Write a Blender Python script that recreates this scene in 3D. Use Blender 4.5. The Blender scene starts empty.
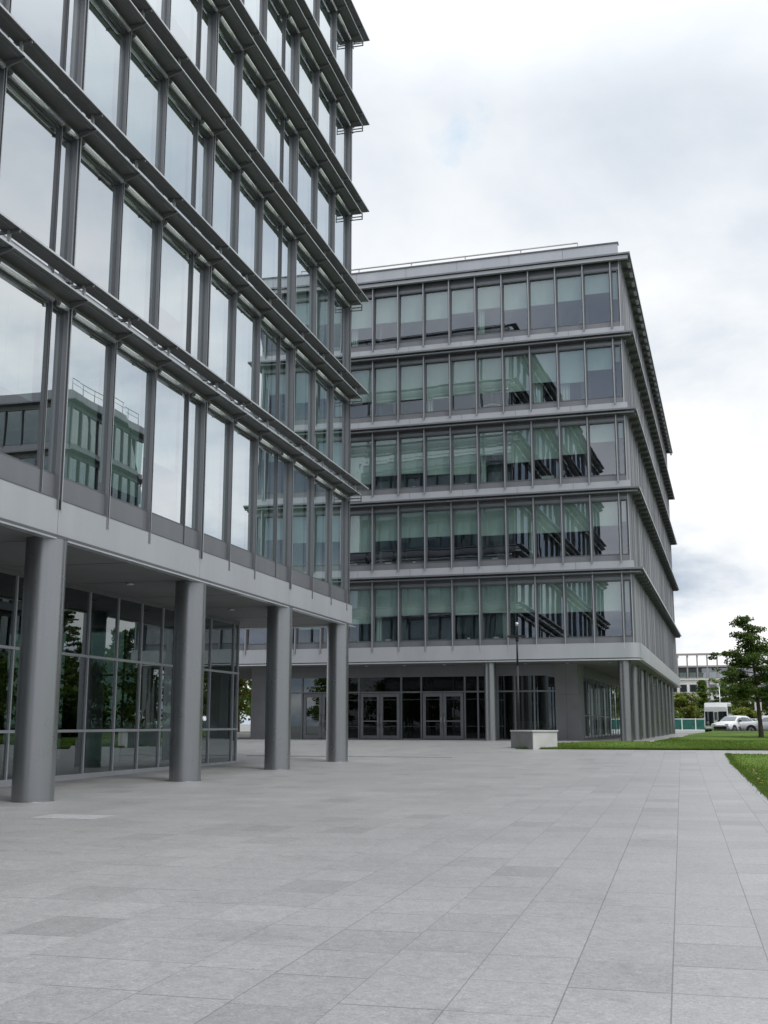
import bpy, math, random
from mathutils import Vector, Matrix, Euler
rad = math.radians
random.seed(7)
S = bpy.context.scene
COL = S.collection

# ------------------------------------------------------------------ camera
FPX = 1130.0
PITCH = math.atan(212 / FPX)
YAW = math.atan(298 / math.hypot(FPX, 212))
EYE = 1.6
cam_d = bpy.data.cameras.new('camera')
cam_d.sensor_fit = 'VERTICAL'; cam_d.sensor_height = 24.0
cam_d.lens = 24.0 * FPX / 1024.0
cam_d.clip_start = 0.1; cam_d.clip_end = 3000
cam = bpy.data.objects.new('camera', cam_d); COL.objects.link(cam)
cam.location = (0, 0, EYE); cam.rotation_euler = (math.pi / 2 + PITCH, 0, YAW)
S.camera = cam

# ------------------------------------------------------------------ world, sun, exposure
SUN_EL, SUN_AZ = rad(52), rad(125)      # azimuth clockwise from +Y
W = bpy.data.worlds.new('World'); S.world = W; W.use_nodes = True
nt = W.node_tree; nt.nodes.clear()
def N(t, nt, **k):
    n = nt.nodes.new(t)
    for a, b in k.items(): setattr(n, a, b)
    return n
def mth(nt, op, a, b=None, c=None, clamp=False):
    n = nt.nodes.new('ShaderNodeMath'); n.operation = op; n.use_clamp = clamp
    for i, v in enumerate((a, b, c)):
        if v is None: continue
        if isinstance(v, (int, float)): n.inputs[i].default_value = v
        else: nt.links.new(v, n.inputs[i])
    return n.outputs[0]
def ramp(nt, fac, stops):
    n = nt.nodes.new('ShaderNodeValToRGB')
    el = n.color_ramp.elements
    while len(el) < len(stops): el.new(0.5)
    for e, (p, c) in zip(el, stops):
        e.position = p; e.color = (c, c, c, 1) if isinstance(c, (int, float)) else (*c, 1)
    nt.links.new(fac, n.inputs[0]); return n.outputs[0]
def noise(nt, vec, scale, detail=4, rough=0.55, dist=0.0):
    n = nt.nodes.new('ShaderNodeTexNoise')
    n.inputs['Scale'].default_value = scale; n.inputs['Detail'].default_value = detail
    n.inputs['Roughness'].default_value = rough; n.inputs['Distortion'].default_value = dist
    nt.links.new(vec, n.inputs['Vector']); return n.outputs['Fac']
out = N('ShaderNodeOutputWorld', nt)
sky = N('ShaderNodeTexSky', nt, sky_type='NISHITA', sun_disc=False)
sky.sun_elevation = SUN_EL; sky.sun_rotation = SUN_AZ
bg1 = N('ShaderNodeBackground', nt); bg1.inputs[1].default_value = 0.15
nt.links.new(sky.outputs[0], bg1.inputs[0])
tc = N('ShaderNodeTexCoord', nt)
sep = N('ShaderNodeSeparateXYZ', nt); nt.links.new(tc.outputs['Generated'], sep.inputs[0])
zz = mth(nt, 'ADD', mth(nt, 'MAXIMUM', sep.outputs[2], 0.0), 0.30)
cx = mth(nt, 'DIVIDE', sep.outputs[0], zz); cy = mth(nt, 'DIVIDE', sep.outputs[1], zz)
cb = N('ShaderNodeCombineXYZ', nt); nt.links.new(cx, cb.inputs[0]); nt.links.new(cy, cb.inputs[1])
cb.inputs[2].default_value = 3.4
n1 = noise(nt, cb.outputs[0], 0.75, 9, 0.52, 0.15)
cb2 = N('ShaderNodeVectorMath', nt, operation='MULTIPLY_ADD')
nt.links.new(cb.outputs[0], cb2.inputs[0]); cb2.inputs[1].default_value = (1, 1, 1); cb2.inputs[2].default_value = (4.3, 9.1, 0)
n2 = noise(nt, cb2.outputs[0], 2.3, 8, 0.55, 0.2)
low = mth(nt, 'SUBTRACT', 1.0, mth(nt, 'MULTIPLY', sep.outputs[2], 2.2), clamp=True)   # more relief towards the horizon
amp = mth(nt, 'ADD', mth(nt, 'MULTIPLY', low, 1.9), 0.58)
away = mth(nt, 'MULTIPLY', mth(nt, 'SUBTRACT', mth(nt, 'MAXIMUM', sep.outputs[0], mth(nt, 'MULTIPLY', sep.outputs[1], -1.0)), 0.22), 2.6, clamp=True)
amp = mth(nt, 'ADD', amp, mth(nt, 'MULTIPLY', away, 0.9))
rel = mth(nt, 'MULTIPLY', mth(nt, 'SUBTRACT', n2, mth(nt, 'ADD', 0.485, mth(nt, 'MULTIPLY', away, 0.045))), amp)
br = mth(nt, 'ADD', mth(nt, 'MULTIPLY', rel, 1.35), 0.50)
ccol = ramp(nt, br, [(0.0, (.38, .45, .55)), (0.26, (.55, .61, .69)), (0.5, (.77, .805, .845)), (0.72, (.91, .92, .93)), (1.0, (.98, .98, .98))])
bg2 = N('ShaderNodeBackground', nt); nt.links.new(ccol, bg2.inputs[0])
hz = mth(nt, 'MULTIPLY', mth(nt, 'SUBTRACT', sep.outputs[2], 0.50), 2.2, clamp=True)      # overcast sky: brightest overhead
nt.links.new(mth(nt, 'ADD', mth(nt, 'MULTIPLY', hz, 1.4), 1.10), bg2.inputs[1])
cover = ramp(nt, n1, [(0.30, 0.55), (0.40, 1.0)])
# one small torn gap in the cloud where blue shows through
dp = N('ShaderNodeVectorMath', nt, operation='DISTANCE'); nt.links.new(tc.outputs['Generated'], dp.inputs[0]); dp.inputs[1].default_value = (-0.1593, 0.8579, 0.4885)
nd = noise(nt, tc.outputs['Generated'], 26, 5, .6)
gap = mth(nt, 'ADD', mth(nt, 'DIVIDE', dp.outputs['Value'], 0.024), mth(nt, 'MULTIPLY', mth(nt, 'SUBTRACT', nd, .5), 3.2))
gap = ramp(nt, gap, [(0.0, 0.45), (0.9, 1.0)])
gm = N('ShaderNodeMix', nt, data_type='RGBA'); nt.links.new(gap, gm.inputs[0]); gm.inputs[6].default_value = (.50, .66, .82, 1)
nt.links.new(ccol, gm.inputs[7]); nt.links.new(gm.outputs[2], bg2.inputs[0])
mx = N('ShaderNodeMixShader', nt)
nt.links.new(cover, mx.inputs[0]); nt.links.new(bg1.outputs[0], mx.inputs[1]); nt.links.new(bg2.outputs[0], mx.inputs[2])
nt.links.new(mx.outputs[0], out.inputs[0])

sd = bpy.data.lights.new('sun', 'SUN'); sd.energy = 1.5; sd.angle = rad(18); sd.color = (1, .97, .93)
sun = bpy.data.objects.new('sun', sd); COL.objects.link(sun)
sdir = Vector((math.sin(SUN_AZ) * math.cos(SUN_EL), math.cos(SUN_AZ) * math.cos(SUN_EL), math.sin(SUN_EL)))
sun.rotation_euler = sdir.to_track_quat('Z', 'Y').to_euler(); sun.location = (30, -20, 60)

S.view_settings.view_transform = 'Standard'; S.view_settings.look = 'None'
S.view_settings.exposure = 0.06; S.view_settings.gamma = 1.0
S.render.engine = 'CYCLES'
S.cycles.max_bounces = 8; S.cycles.diffuse_bounces = 3; S.cycles.glossy_bounces = 4
S.cycles.transparent_max_bounces = 16; S.cycles.transmission_bounces = 4
S.cycles.caustics_reflective = False; S.cycles.caustics_refractive = False

# ------------------------------------------------------------------ materials
MATS = {}
def newmat(name):
    m = bpy.data.materials.new(name); m.use_nodes = True; MATS[name] = m
    t = m.node_tree; t.nodes.clear(); o = t.nodes.new('ShaderNodeOutputMaterial')
    return m, t, o
def objco(t):
    g = t.nodes.new('ShaderNodeNewGeometry'); return g.outputs['Position']
def pbr(name, col, rough=0.6, metal=0.0, var=0.12, vscale=1.5, bump=0.0, bscale=30, streak=False, spec=0.5, trans=0.0):
    m, t, o = newmat(name)
    b = t.nodes.new('ShaderNodeBsdfPrincipled'); t.links.new(b.outputs[0], o.inputs[0])
    p = objco(t)
    if streak:
        v = N('ShaderNodeVectorMath', t, operation='MULTIPLY'); t.links.new(p, v.inputs[0]); v.inputs[1].default_value = (1, 1, .12); p2 = v.outputs[0]
    else: p2 = p
    f = noise(t, p2, vscale, 5, 0.6)
    lo = tuple(max(0, c * (1 - var * 2)) for c in col); hi = tuple(min(1, c * (1 + var * 2)) for c in col)
    c = ramp(t, f, [(0.25, lo), (0.75, hi)]); t.links.new(c, b.inputs['Base Color'])
    b.inputs['Metallic'].default_value = metal
    b.inputs['Specular IOR Level'].default_value = spec
    r = mth(t, 'ADD', mth(t, 'MULTIPLY', noise(t, p, vscale * 3, 3), 0.16), rough - 0.08, clamp=True)
    t.links.new(r, b.inputs['Roughness'])
    if bump:
        bn = t.nodes.new('ShaderNodeBump'); bn.inputs['Strength'].default_value = bump; bn.inputs['Distance'].default_value = 0.02
        t.links.new(noise(t, p, bscale, 4), bn.inputs['Height']); t.links.new(bn.outputs[0], b.inputs['Normal'])
    if trans: 
        b.inputs['Transmission Weight'].default_value = 0
        b.inputs['Subsurface Weight'].default_value = 0
    return m
def glassmat(name, F0, tint, gcol=(.93, .96, 1), wav=0.012, rough=0.0):
    m, t, o = newmat(name)
    tr = t.nodes.new('ShaderNodeBsdfTransparent'); tr.inputs[0].default_value = (*tint, 1)
    gl = t.nodes.new('ShaderNodeBsdfGlossy'); gl.inputs[0].default_value = (*gcol, 1); gl.inputs['Roughness'].default_value = rough
    lw = t.nodes.new('ShaderNodeLayerWeight'); lw.inputs[0].default_value = 0.5
    f = mth(t, 'POWER', lw.outputs['Facing'], 3.6)
    f = mth(t, 'ADD', mth(t, 'MULTIPLY', f, 1 - F0), F0, clamp=True)
    mx = t.nodes.new('ShaderNodeMixShader')
    t.links.new(f, mx.inputs[0]); t.links.new(tr.outputs[0], mx.inputs[1]); t.links.new(gl.outputs[0], mx.inputs[2])
    bn = t.nodes.new('ShaderNodeBump'); bn.inputs['Strength'].default_value = 1.0; bn.inputs['Distance'].default_value = wav
    t.links.new(noise(t, objco(t), 0.45, 1, 0.4), bn.inputs['Height']); t.links.new(bn.outputs[0], gl.inputs['Normal'])
    t.links.new(mx.outputs[0], o.inputs[0]); return m

pbr('metal_dark', (.15, .155, .165), .42, .55, .06, 1.2, streak=True)
pbr('metal_mid', (.23, .235, .25), .42, .55, .06, 1.0, streak=True)
pbr('metal_shade', (.19, .194, .203), .5, .3, .06, 1.0)
pbr('metal_light', (.47, .48, .505), .42, .5, .05, .8, streak=True)
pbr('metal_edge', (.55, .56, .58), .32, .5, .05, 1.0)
pbr('roller', (.75, .76, .78), .25, .8, .02, 1.0)
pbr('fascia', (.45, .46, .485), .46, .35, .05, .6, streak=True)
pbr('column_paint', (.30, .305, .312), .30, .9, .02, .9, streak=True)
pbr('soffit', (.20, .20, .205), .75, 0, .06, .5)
pbr('cladding', (.29, .295, .31), .5, .4, .08, .7, streak=True)
pbr('render_wall', (.25, .25, .26), .85, 0, .08, .8, bump=.1)
pbr('roof_grey', (.30, .30, .31), .8, 0, .06, .4)
pbr('interior', (.16, .16, .155), .9, 0, .1, .5)
pbr('interior_floor', (.09, .088, .085), .8, 0, .1, .5)
pbr('interior_dark', (.025, .025, .027), .8, 0, .1, .5)
pbr('blind_cloth', (.78, .79, .78), .9, 0, .02, 2.0)
pbr('black', (.012, .012, .013), .5, 0, .1)
pbr('white_paint', (.78, .78, .78), .45, 0, .02)
pbr('car_white', (.80, .81, .82), .22, 0, .02)
pbr('car_silver', (.55, .56, .58), .25, .5, .02)
pbr('rubber', (.02, .02, .02), .8, 0, .1)
pbr('alloy', (.45, .45, .46), .35, .8, .05)
pbr('concrete_light', (.50, .50, .475), .85, 0, .06, 2, bump=.15)
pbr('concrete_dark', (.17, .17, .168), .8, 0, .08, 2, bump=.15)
pbr('white_stone', (.66, .65, .62), .85, 0, .08, .4)
pbr('warm_grey', (.30, .28, .26), .8, 0, .08, .4)
pbr('green_mesh', (.015, .11, .085), .7, 0, .25, 2.5)
pbr('asphalt', (.055, .055, .057), .9, 0, .15, .6, bump=.3)
pbr('ground_mix', (.20, .20, .185), .95, 0, .1, .05)
pbr('slab_pale', (.33, .332, .335), .85, 0, .12, 12)
pbr('kerb', (.54, .54, .53), .85, 0, .08, 1.5, bump=.2)
pbr('wood', (.30, .17, .08), .7, 0, .1)
pbr('amber', (.75, .35, .05), .3, 0, .02)
pbr('red_lens', (.45, .02, .02), .3, 0, .02)
pbr('blind_b', (.62, .66, .63), .9, 0, .02, 2.0)
pbr('bark', (.10, .082, .065), .95, 0, .25, 5, bump=.6, bscale=12)
pbr('paper', (.75, .74, .70), .8, 0, .05)
pbr('desk_wood', (.36, .30, .22), .6, 0, .05)
glassmat('glass_a', .60, (.62, .80, .74), (.93, .97, 1), .0016)
glassmat('glass_b', .22, (.68, .80, .76), (.86, .91, 1), .0016)
glassmat('glass_ground', .15, (.20, .27, .245), (.88, .94, .96), .0012)
glassmat('glass_side', .5, (.2, .27, .245), (.85, .92, .95), .001)
glassmat('glass_dim', .22, (.25, .38, .34), (.75, .86, .85), .001)
glassmat('car_glass', .12, (.12, .15, .15), (.9, .95, 1), .0)

def leafmat(name, cols, sc=.6):
    m, t, o = newmat(name)
    p = objco(t); f = noise(t, p, sc, 3); f2 = noise(t, p, 9, 1)
    ff = mth(t, 'ADD', mth(t, 'MULTIPLY', f, .5), mth(t, 'MULTIPLY', f2, .5))
    c = ramp(t, ff, [(.32, cols[0]), (.5, cols[1]), (.68, cols[2])])
    b = t.nodes.new('ShaderNodeBsdfPrincipled'); t.links.new(c, b.inputs['Base Color']); b.inputs['Roughness'].default_value = .6
    b.inputs['Specular IOR Level'].default_value = .25
    tl = t.nodes.new('ShaderNodeBsdfTranslucent'); t.links.new(c, tl.inputs[0])
    mx = t.nodes.new('ShaderNodeMixShader'); mx.inputs[0].default_value = .35
    t.links.new(b.outputs[0], mx.inputs[1]); t.links.new(tl.outputs[0], mx.inputs[2]); t.links.new(mx.outputs[0], o.inputs[0])
leafmat('leaf_dark', [(.055, .092, .024), (.105, .165, .04), (.17, .235, .065)])
leafmat('leaf_mid', [(.05, .09, .016), (.10, .155, .026), (.17, .22, .04)])
leafmat('leaf_yellow', [(.08, .11, .016), (.16, .19, .025), (.27, .25, .035)])
leafmat('leaf_gold', [(.35, .24, .02), (.45, .32, .03), (.55, .42, .04)])
leafmat('grass_blade', [(.075, .13, .022), (.12, .19, .032), (.19, .25, .055)], .8)

def lawn_material():
    m, t, o = newmat('lawn')
    p = objco(t)
    f1 = noise(t, p, .35, 4); f2 = noise(t, p, 14, 4, .7); f3 = noise(t, p, 70, 2, .6)
    f = mth(t, 'ADD', mth(t, 'MULTIPLY', f1, .45), mth(t, 'ADD', mth(t, 'MULTIPLY', f2, .35), mth(t, 'MULTIPLY', f3, .2)))
    c = ramp(t, f, [(.36, (.062, .110, .018)), (.46, (.092, .160, .026)), (.54, (.125, .20, .034)), (.64, (.19, .25, .06))])
    b = t.nodes.new('ShaderNodeBsdfPrincipled'); t.links.new(c, b.inputs['Base Color']); b.inputs['Roughness'].default_value = .9
    b.inputs['Specular IOR Level'].default_value = .15
    bn = t.nodes.new('ShaderNodeBump'); bn.inputs['Distance'].default_value = .05; bn.inputs['Strength'].default_value = .8
    t.links.new(f2, bn.inputs['Height']); t.links.new(bn.outputs[0], b.inputs['Normal']); t.links.new(b.outputs[0], o.inputs[0])
lawn_material()

def paving_material(name='paving'):
    m, t, o = newmat(name)
    p = objco(t); s = N('ShaderNodeSeparateXYZ', t); t.links.new(p, s.inputs[0])
    TW, TH = 0.612, 0.78
    u = mth(t, 'DIVIDE', mth(t, 'ADD', s.outputs[0], 200 * TW + 0.13), TW)
    ci = mth(t, 'FLOOR', u); fu = mth(t, 'FRACT', u)
    wn = N('ShaderNodeTexWhiteNoise', t, noise_dimensions='1D'); t.links.new(ci, wn.inputs['W'])
    off = mth(t, 'MULTIPLY', mth(t, 'FLOOR', mth(t, 'MULTIPLY', wn.outputs[0], 3.0)), 0.09)
    v = mth(t, 'ADD', mth(t, 'DIVIDE', mth(t, 'ADD', s.outputs[1], 300 * TH - .3), TH), off)
    ri = mth(t, 'FLOOR', v); fv = mth(t, 'FRACT', v)
    cmb = N('ShaderNodeCombineXYZ', t); t.links.new(ci, cmb.inputs[0]); t.links.new(ri, cmb.inputs[1])
    w2 = N('ShaderNodeTexWhiteNoise', t, noise_dimensions='3D'); t.links.new(cmb.outputs[0], w2.inputs['Vector'])
    # every stone's own tone; a few clearly darker or paler ones
    tone = ramp(t, w2.outputs[0], [(0.0, .83), (.04, .89), (.10, .945), (.35, .98), (.65, 1.0), (.92, 1.03), (1.0, 1.08)])
    cs = N('ShaderNodeVectorMath', t, operation='ADD'); t.links.new(p, cs.inputs[0]); t.links.new(w2.outputs['Color'], cs.inputs[1])
    g1 = noise(t, cs.outputs[0], 34, 7, .8, 1.2)
    g2 = noise(t, cs.outputs[0], 9, 4, .6, .4)
    g3 = noise(t, p, .28, 6, .66)
    sm = mth(t, 'ADD', mth(t, 'MULTIPLY', g1, .46), mth(t, 'ADD', mth(t, 'MULTIPLY', g2, .22), mth(t, 'MULTIPLY', g3, .32)))
    base = ramp(t, sm, [(.36, (.222, .221, .220)), (.5, (.283, .281, .279)), (.64, (.345, .342, .338))])
    mul = N('ShaderNodeMix', t, data_type='RGBA', blend_type='MULTIPLY'); mul.inputs[0].default_value = 1
    gr = ramp(t, g1, [(.30, .66), (.44, .92), (.55, 1.05), (.70, 1.36)])
    g4 = noise(t, cs.outputs[0], 120, 3, .7)
    gr2 = ramp(t, g4, [(.35, .88), (.65, 1.12)])
    st = ramp(t, noise(t, p, 1.1, 6, .72, .5), [(.30, .86), (.42, 1.0)])
    m1 = mth(t, 'MULTIPLY', mth(t, 'MULTIPLY', gr, gr2), mth(t, 'MULTIPLY', st, tone))
    t.links.new(base, mul.inputs[6]); t.links.new(m1, mul.inputs[7])
    # joints
    du = mth(t, 'MULTIPLY', mth(t, 'MINIMUM', fu, mth(t, 'SUBTRACT', 1.0, fu)), TW)
    dv = mth(t, 'MULTIPLY', mth(t, 'MINIMUM', fv, mth(t, 'SUBTRACT', 1.0, fv)), TH)
    # width varies per column / row: some joints open, some tight
    w3 = N('ShaderNodeTexWhiteNoise', t, noise_dimensions='1D'); t.links.new(mth(t, 'FLOOR', mth(t, 'ADD', u, .5)), w3.inputs['W'])
    w4 = N('ShaderNodeTexWhiteNoise', t, noise_dimensions='3D')
    cm2 = N('ShaderNodeCombineXYZ', t); t.links.new(ci, cm2.inputs[0]); t.links.new(mth(t, 'FLOOR', mth(t, 'ADD', v, .5)), cm2.inputs[1]); cm2.inputs[2].default_value = 7
    t.links.new(cm2.outputs[0], w4.inputs['Vector'])
    openj = ramp(t, mth(t, 'ADD', mth(t, 'MULTIPLY', s.outputs[0], .12), .62), [(.0, .25), (.55, 1.0)])     # joints stand more open towards the right
    ju = mth(t, 'LESS_THAN', du, mth(t, 'MULTIPLY', openj, mth(t, 'ADD', mth(t, 'MULTIPLY', w3.outputs[0], .0030), .0026)))
    jv = mth(t, 'LESS_THAN', dv, mth(t, 'ADD', mth(t, 'MULTIPLY', w4.outputs[0], .0066), .0012))
    j = mth(t, 'MAXIMUM', ju, jv)
    jm = N('ShaderNodeMix', t, data_type='RGBA'); t.links.new(mth(t, 'MULTIPLY', j, .68), jm.inputs[0])
    t.links.new(mul.outputs[2], jm.inputs[6]); jm.inputs[7].default_value = (.085, .085, .085, 1)
    b = t.nodes.new('ShaderNodeBsdfPrincipled'); t.links.new(jm.outputs[2], b.inputs['Base Color'])
    t.links.new(mth(t, 'ADD', mth(t, 'MULTIPLY', g2, .3), .36), b.inputs['Roughness']); b.inputs['Specular IOR Level'].default_value = .55
    h = mth(t, 'ADD', mth(t, 'MULTIPLY', g1, .35), mth(t, 'MULTIPLY', mth(t, 'SUBTRACT', 1.0, j), .6))
    bn = t.nodes.new('ShaderNodeBump'); bn.inputs['Distance'].default_value = .004; bn.inputs['Strength'].default_value = .7
    t.links.new(h, bn.inputs['Height']); t.links.new(bn.outputs[0], b.inputs['Normal']); t.links.new(b.outputs[0], o.inputs[0])
paving_material()

# ------------------------------------------------------------------ mesh helpers
class MB:
    def __init__(s, mat='metal_mid'): s.v = []; s.f = []; s.m = []; s.sm = []; s.mats = []; s.cur = mat
    def mi(s, mat):
        mat = mat or s.cur
        if mat not in s.mats: s.mats.append(mat)
        return s.mats.index(mat)
    def face(s, pts, mat=None, smooth=False):
        b = len(s.v); s.v += [tuple(p) for p in pts]; s.f.append(tuple(range(b, b + len(pts)))); s.m.append(s.mi(mat)); s.sm.append(smooth)
    def hexa(s, p, mat=None):      # 8 points: bottom 4, top 4
        b = len(s.v); s.v += [tuple(q) for q in p]; k = s.mi(mat)
        for f in ((0, 3, 2, 1), (4, 5, 6, 7), (0, 1, 5, 4), (1, 2, 6, 5), (2, 3, 7, 6), (3, 0, 4, 7)):
            s.f.append(tuple(b + i for i in f)); s.m.append(k); s.sm.append(False)
    def box(s, x0, x1, y0, y1, z0, z1, mat=None, T=None):
        P = [(x0, y0, z0), (x1, y0, z0), (x1, y1, z0), (x0, y1, z0), (x0, y0, z1), (x1, y0, z1), (x1, y1, z1), (x0, y1, z1)]
        if T: P = [T(*q) for q in P]
        s.hexa(P, mat)
    def tube(s, a, b, r0, r1=None, n=12, mat=None, caps=True, smooth=True):
        r1 = r0 if r1 is None else r1
        a = Vector(a); b = Vector(b); d = (b - a)
        if d.length < 1e-6: return
        d.normalize(); q = d.to_track_quat('Z', 'Y'); X = q @ Vector((1, 0, 0)); Y = q @ Vector((0, 1, 0))
        base = len(s.v); k = s.mi(mat)
        for c, r in ((a, r0), (b, r1)):
            for i in range(n):
                t = 2 * math.pi * i / n; s.v.append(tuple(c + X * (r * math.cos(t)) + Y * (r * math.sin(t))))
        for i in range(n):
            j = (i + 1) % n; s.f.append((base + i, base + j, base + n + j, base + n + i)); s.m.append(k); s.sm.append(smooth)
        if caps:
            s.f.append(tuple(base + i for i in reversed(range(n)))); s.m.append(k); s.sm.append(False)
            s.f.append(tuple(base + n + i for i in range(n))); s.m.append(k); s.sm.append(False)
    def add(s, o):
        b = len(s.v); s.v += o.v
        for f, m, q in zip(o.f, o.m, o.sm):
            s.f.append(tuple(b + i for i in f)); s.m.append(s.mi(o.mats[m])); s.sm.append(q)
    def mesh(s, name, bevel=0):
        me = bpy.data.meshes.new(name); me.from_pydata(s.v, [], s.f)
        for m in s.mats: me.materials.append(MATS[m])
        me.polygons.foreach_set('material_index', s.m); me.polygons.foreach_set('use_smooth', s.sm); me.update()
        return me
    def build(s, name, parent=None, bevel=0, loc=None, rotz=0):
        o = bpy.data.objects.new(name, s.mesh(name)); COL.objects.link(o)
        if parent: o.parent = parent
        if loc: o.location = loc
        if rotz: o.rotation_euler[2] = rotz
        if bevel:
            md = o.modifiers.new('bevel', 'BEVEL'); md.width = bevel; md.segments = 2; md.limit_method = 'ANGLE'
        return o
def tag(o, label=None, cat=None, group=None, kind=None):
    for k, v in (('label', label), ('category', cat), ('group', group), ('kind', kind)):
        if v: o[k] = v
    return o
def empty(name, loc=(0, 0, 0), rotz=0, **k):
    o = bpy.data.objects.new(name, None); COL.objects.link(o); o.location = loc; o.rotation_euler[2] = rotz; o.empty_display_size = .3
    return tag(o, **k)
def copy_tree(o, parent=None):
    c = o.copy(); COL.objects.link(c)
    if parent: c.parent = parent
    for ch in [x for x in S.objects if x.parent == o]: copy_tree(ch, c)
    return c
CW = Matrix.Rotation(YAW, 3, 'Z')
def topx(P):
    x, y, z = P[0], P[1], P[2] - EYE
    r = x * math.cos(YAW) + y * math.sin(YAW); f = -x * math.sin(YAW) + y * math.cos(YAW)
    fc = f * math.cos(PITCH) + z * math.sin(PITCH); u = -f * math.sin(PITCH) + z * math.cos(PITCH)
    if fc < .1: return (-9999, -9999, 9999)
    return 384 + FPX * r / fc, 512 - FPX * u / fc, fc
def rank(root, P):
    c, s_ = math.cos(root.rotation_euler[2]), math.sin(root.rotation_euler[2])
    w = (root.location[0] + c * P[0] - s_ * P[1], root.location[1] + s_ * P[0] + c * P[1], root.location[2] + P[2])
    x, y, d = topx(w)
    return d + (0 if (-60 < x < 830 and -60 < y < 1080) else 1e5)
def ranked(name, root, items, limit=100, bevel=0):
    """items: (local point, MB, [(child name, MB)]); the 100 showing largest are parts, the rest one 'stuff' part"""
    items = sorted(items, key=lambda it: rank(root, it[0]))
    for P, m, ch in items[:limit]:
        o = m.build(name, root, bevel)
        for cn, cm in ch: cm.build(cn, o)
    rest = items[limit:]
    if rest:
        a = MB()
        for P, m, ch in rest:
            a.add(m)
            for cn, cm in ch: a.add(cm)
        tag(a.build(name, root), kind='stuff')

def gz(y):       # ground profile
    if y < 0: return 0.0
    if y < 41: return .006 * y
    if y < 55.5: return .246 + (y - 41) * (.76 - .246) / 14.5
    return .76

# ------------------------------------------------------------------ ground
def sheet(name, xs, ys, dz, mat, kind='structure'):
    m = MB(mat); nx = len(xs)
    for y in ys:
        for x in xs: m.v.append((x, y, gz(y) + dz))
    k = m.mi(mat)
    for j in range(len(ys) - 1):
        for i in range(nx - 1):
            b = j * nx + i; m.f.append((b, b + 1, b + nx + 1, b + nx)); m.m.append(k); m.sm.append(True)
    return tag(m.build(name), kind=kind)
YS = [-600, -60, 0, 41, 55.5, 80, 600, 2500]
sheet('ground', [-2500, -60, 0, 60, 2500], YS, -0.02, 'ground_mix')
sheet('plaza', [-34, -10, 1.46], [-30, 0, 20, 41, 49.2, 49.3], 0, 'paving')
def poly_sheet(name, pts, dz, mat, kind='structure'):
    m = MB(mat); m.face([(x, y, gz(y) + dz) for x, y in pts]); return tag(m.build(name), kind=kind)
# path between the lawns and the apron in front of the far building
sheet('path', [1.46, 20, 120], [46.35, 49.3], 0, 'paving')
m = MB('paving')
apron = [(-60, 49.3), (-7.0, 49.3), (-6.8, 51.2), (-5.9, 53.3), (-4.4, 54.7), (-3.2, 55.45)]
def strip(m, L, R, dz, mat=None):
    for i in range(len(L) - 1):
        a, b, c, d = L[i], R[i], R[i + 1], L[i + 1]
        m.face([(a[0], a[1], gz(a[1]) + dz), (b[0], b[1], gz(b[1]) + dz), (c[0], c[1], gz(c[1]) + dz), (d[0], d[1], gz(d[1]) + dz)], mat)
edge = apron[1:]
strip(m, [(-60, y) for x, y in edge], edge, 0, 'paving')
strip(m, [(-60, 55.5), (-60, 66)], [(-3.2, 55.5), (-3.2, 66)], 0, 'paving')
m.face([(-3.2, 55.46, .762), (-1.65, 55.46, .762), (1.0, 100, .762), (-1.0, 100, .762)], 'paving')
tag(m.build('forecourt'), kind='structure')
# thin kerb along the far building; black strip painted as a step's shadow line
m = MB('kerb'); m.hexa([(-1.55, 55.3, .70), (-1.35, 55.3, .70), (1.33, 100, .70), (1.13, 100, .70), (-1.55, 55.3, .80), (-1.35, 55.3, .80), (1.33, 100, .80), (1.13, 100, .80)])
tag(m.build('kerb'), kind='structure')
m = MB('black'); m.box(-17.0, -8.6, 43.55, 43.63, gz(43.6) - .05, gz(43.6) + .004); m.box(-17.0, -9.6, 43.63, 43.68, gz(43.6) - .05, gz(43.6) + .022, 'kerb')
tag(m.build('step_shadow_line', loc=(0, 0, 0)), 'long dark strip standing in for a step shadow behind the near columns', 'shadow line')
# parking road beyond the lawn
m = MB('asphalt'); m.box(3.3, 140, 96, 128, .70, .772); tag(m.build('car_park'), kind='structure')
m = MB('slab_pale')
m.hexa([(1.46, 10, -.1), (1.62, 10, -.1), (1.62, 41, .1), (1.46, 41, .1), (1.46, 10, .064), (1.62, 10, .064), (1.62, 41, .250), (1.46, 41, .250)]); m.hexa([(1.46, 41, .1), (1.62, 41, .1), (1.62, 46.35, .2), (1.46, 46.35, .2), (1.46, 41, .250), (1.62, 41, .250), (1.62, 46.35, gz(46.35) + .004), (1.46, 46.35, gz(46.35) + .004)])
o = m.build('lawn_kerb'); tag(o, kind='structure')
# odd pale slabs
for k, (x, y, w, h, lab) in enumerate([(-9.75, 17.25, 1.15, .78, 'pale replacement paving slab in the plaza beside the nearest round column')]):
    m = MB('slab_pale'); m.box(x - w / 2, x + w / 2, y - h / 2, y + h / 2, gz(y) - .02, gz(y) + .004); tag(m.build('paving_slab'), lab, 'slab')

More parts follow.
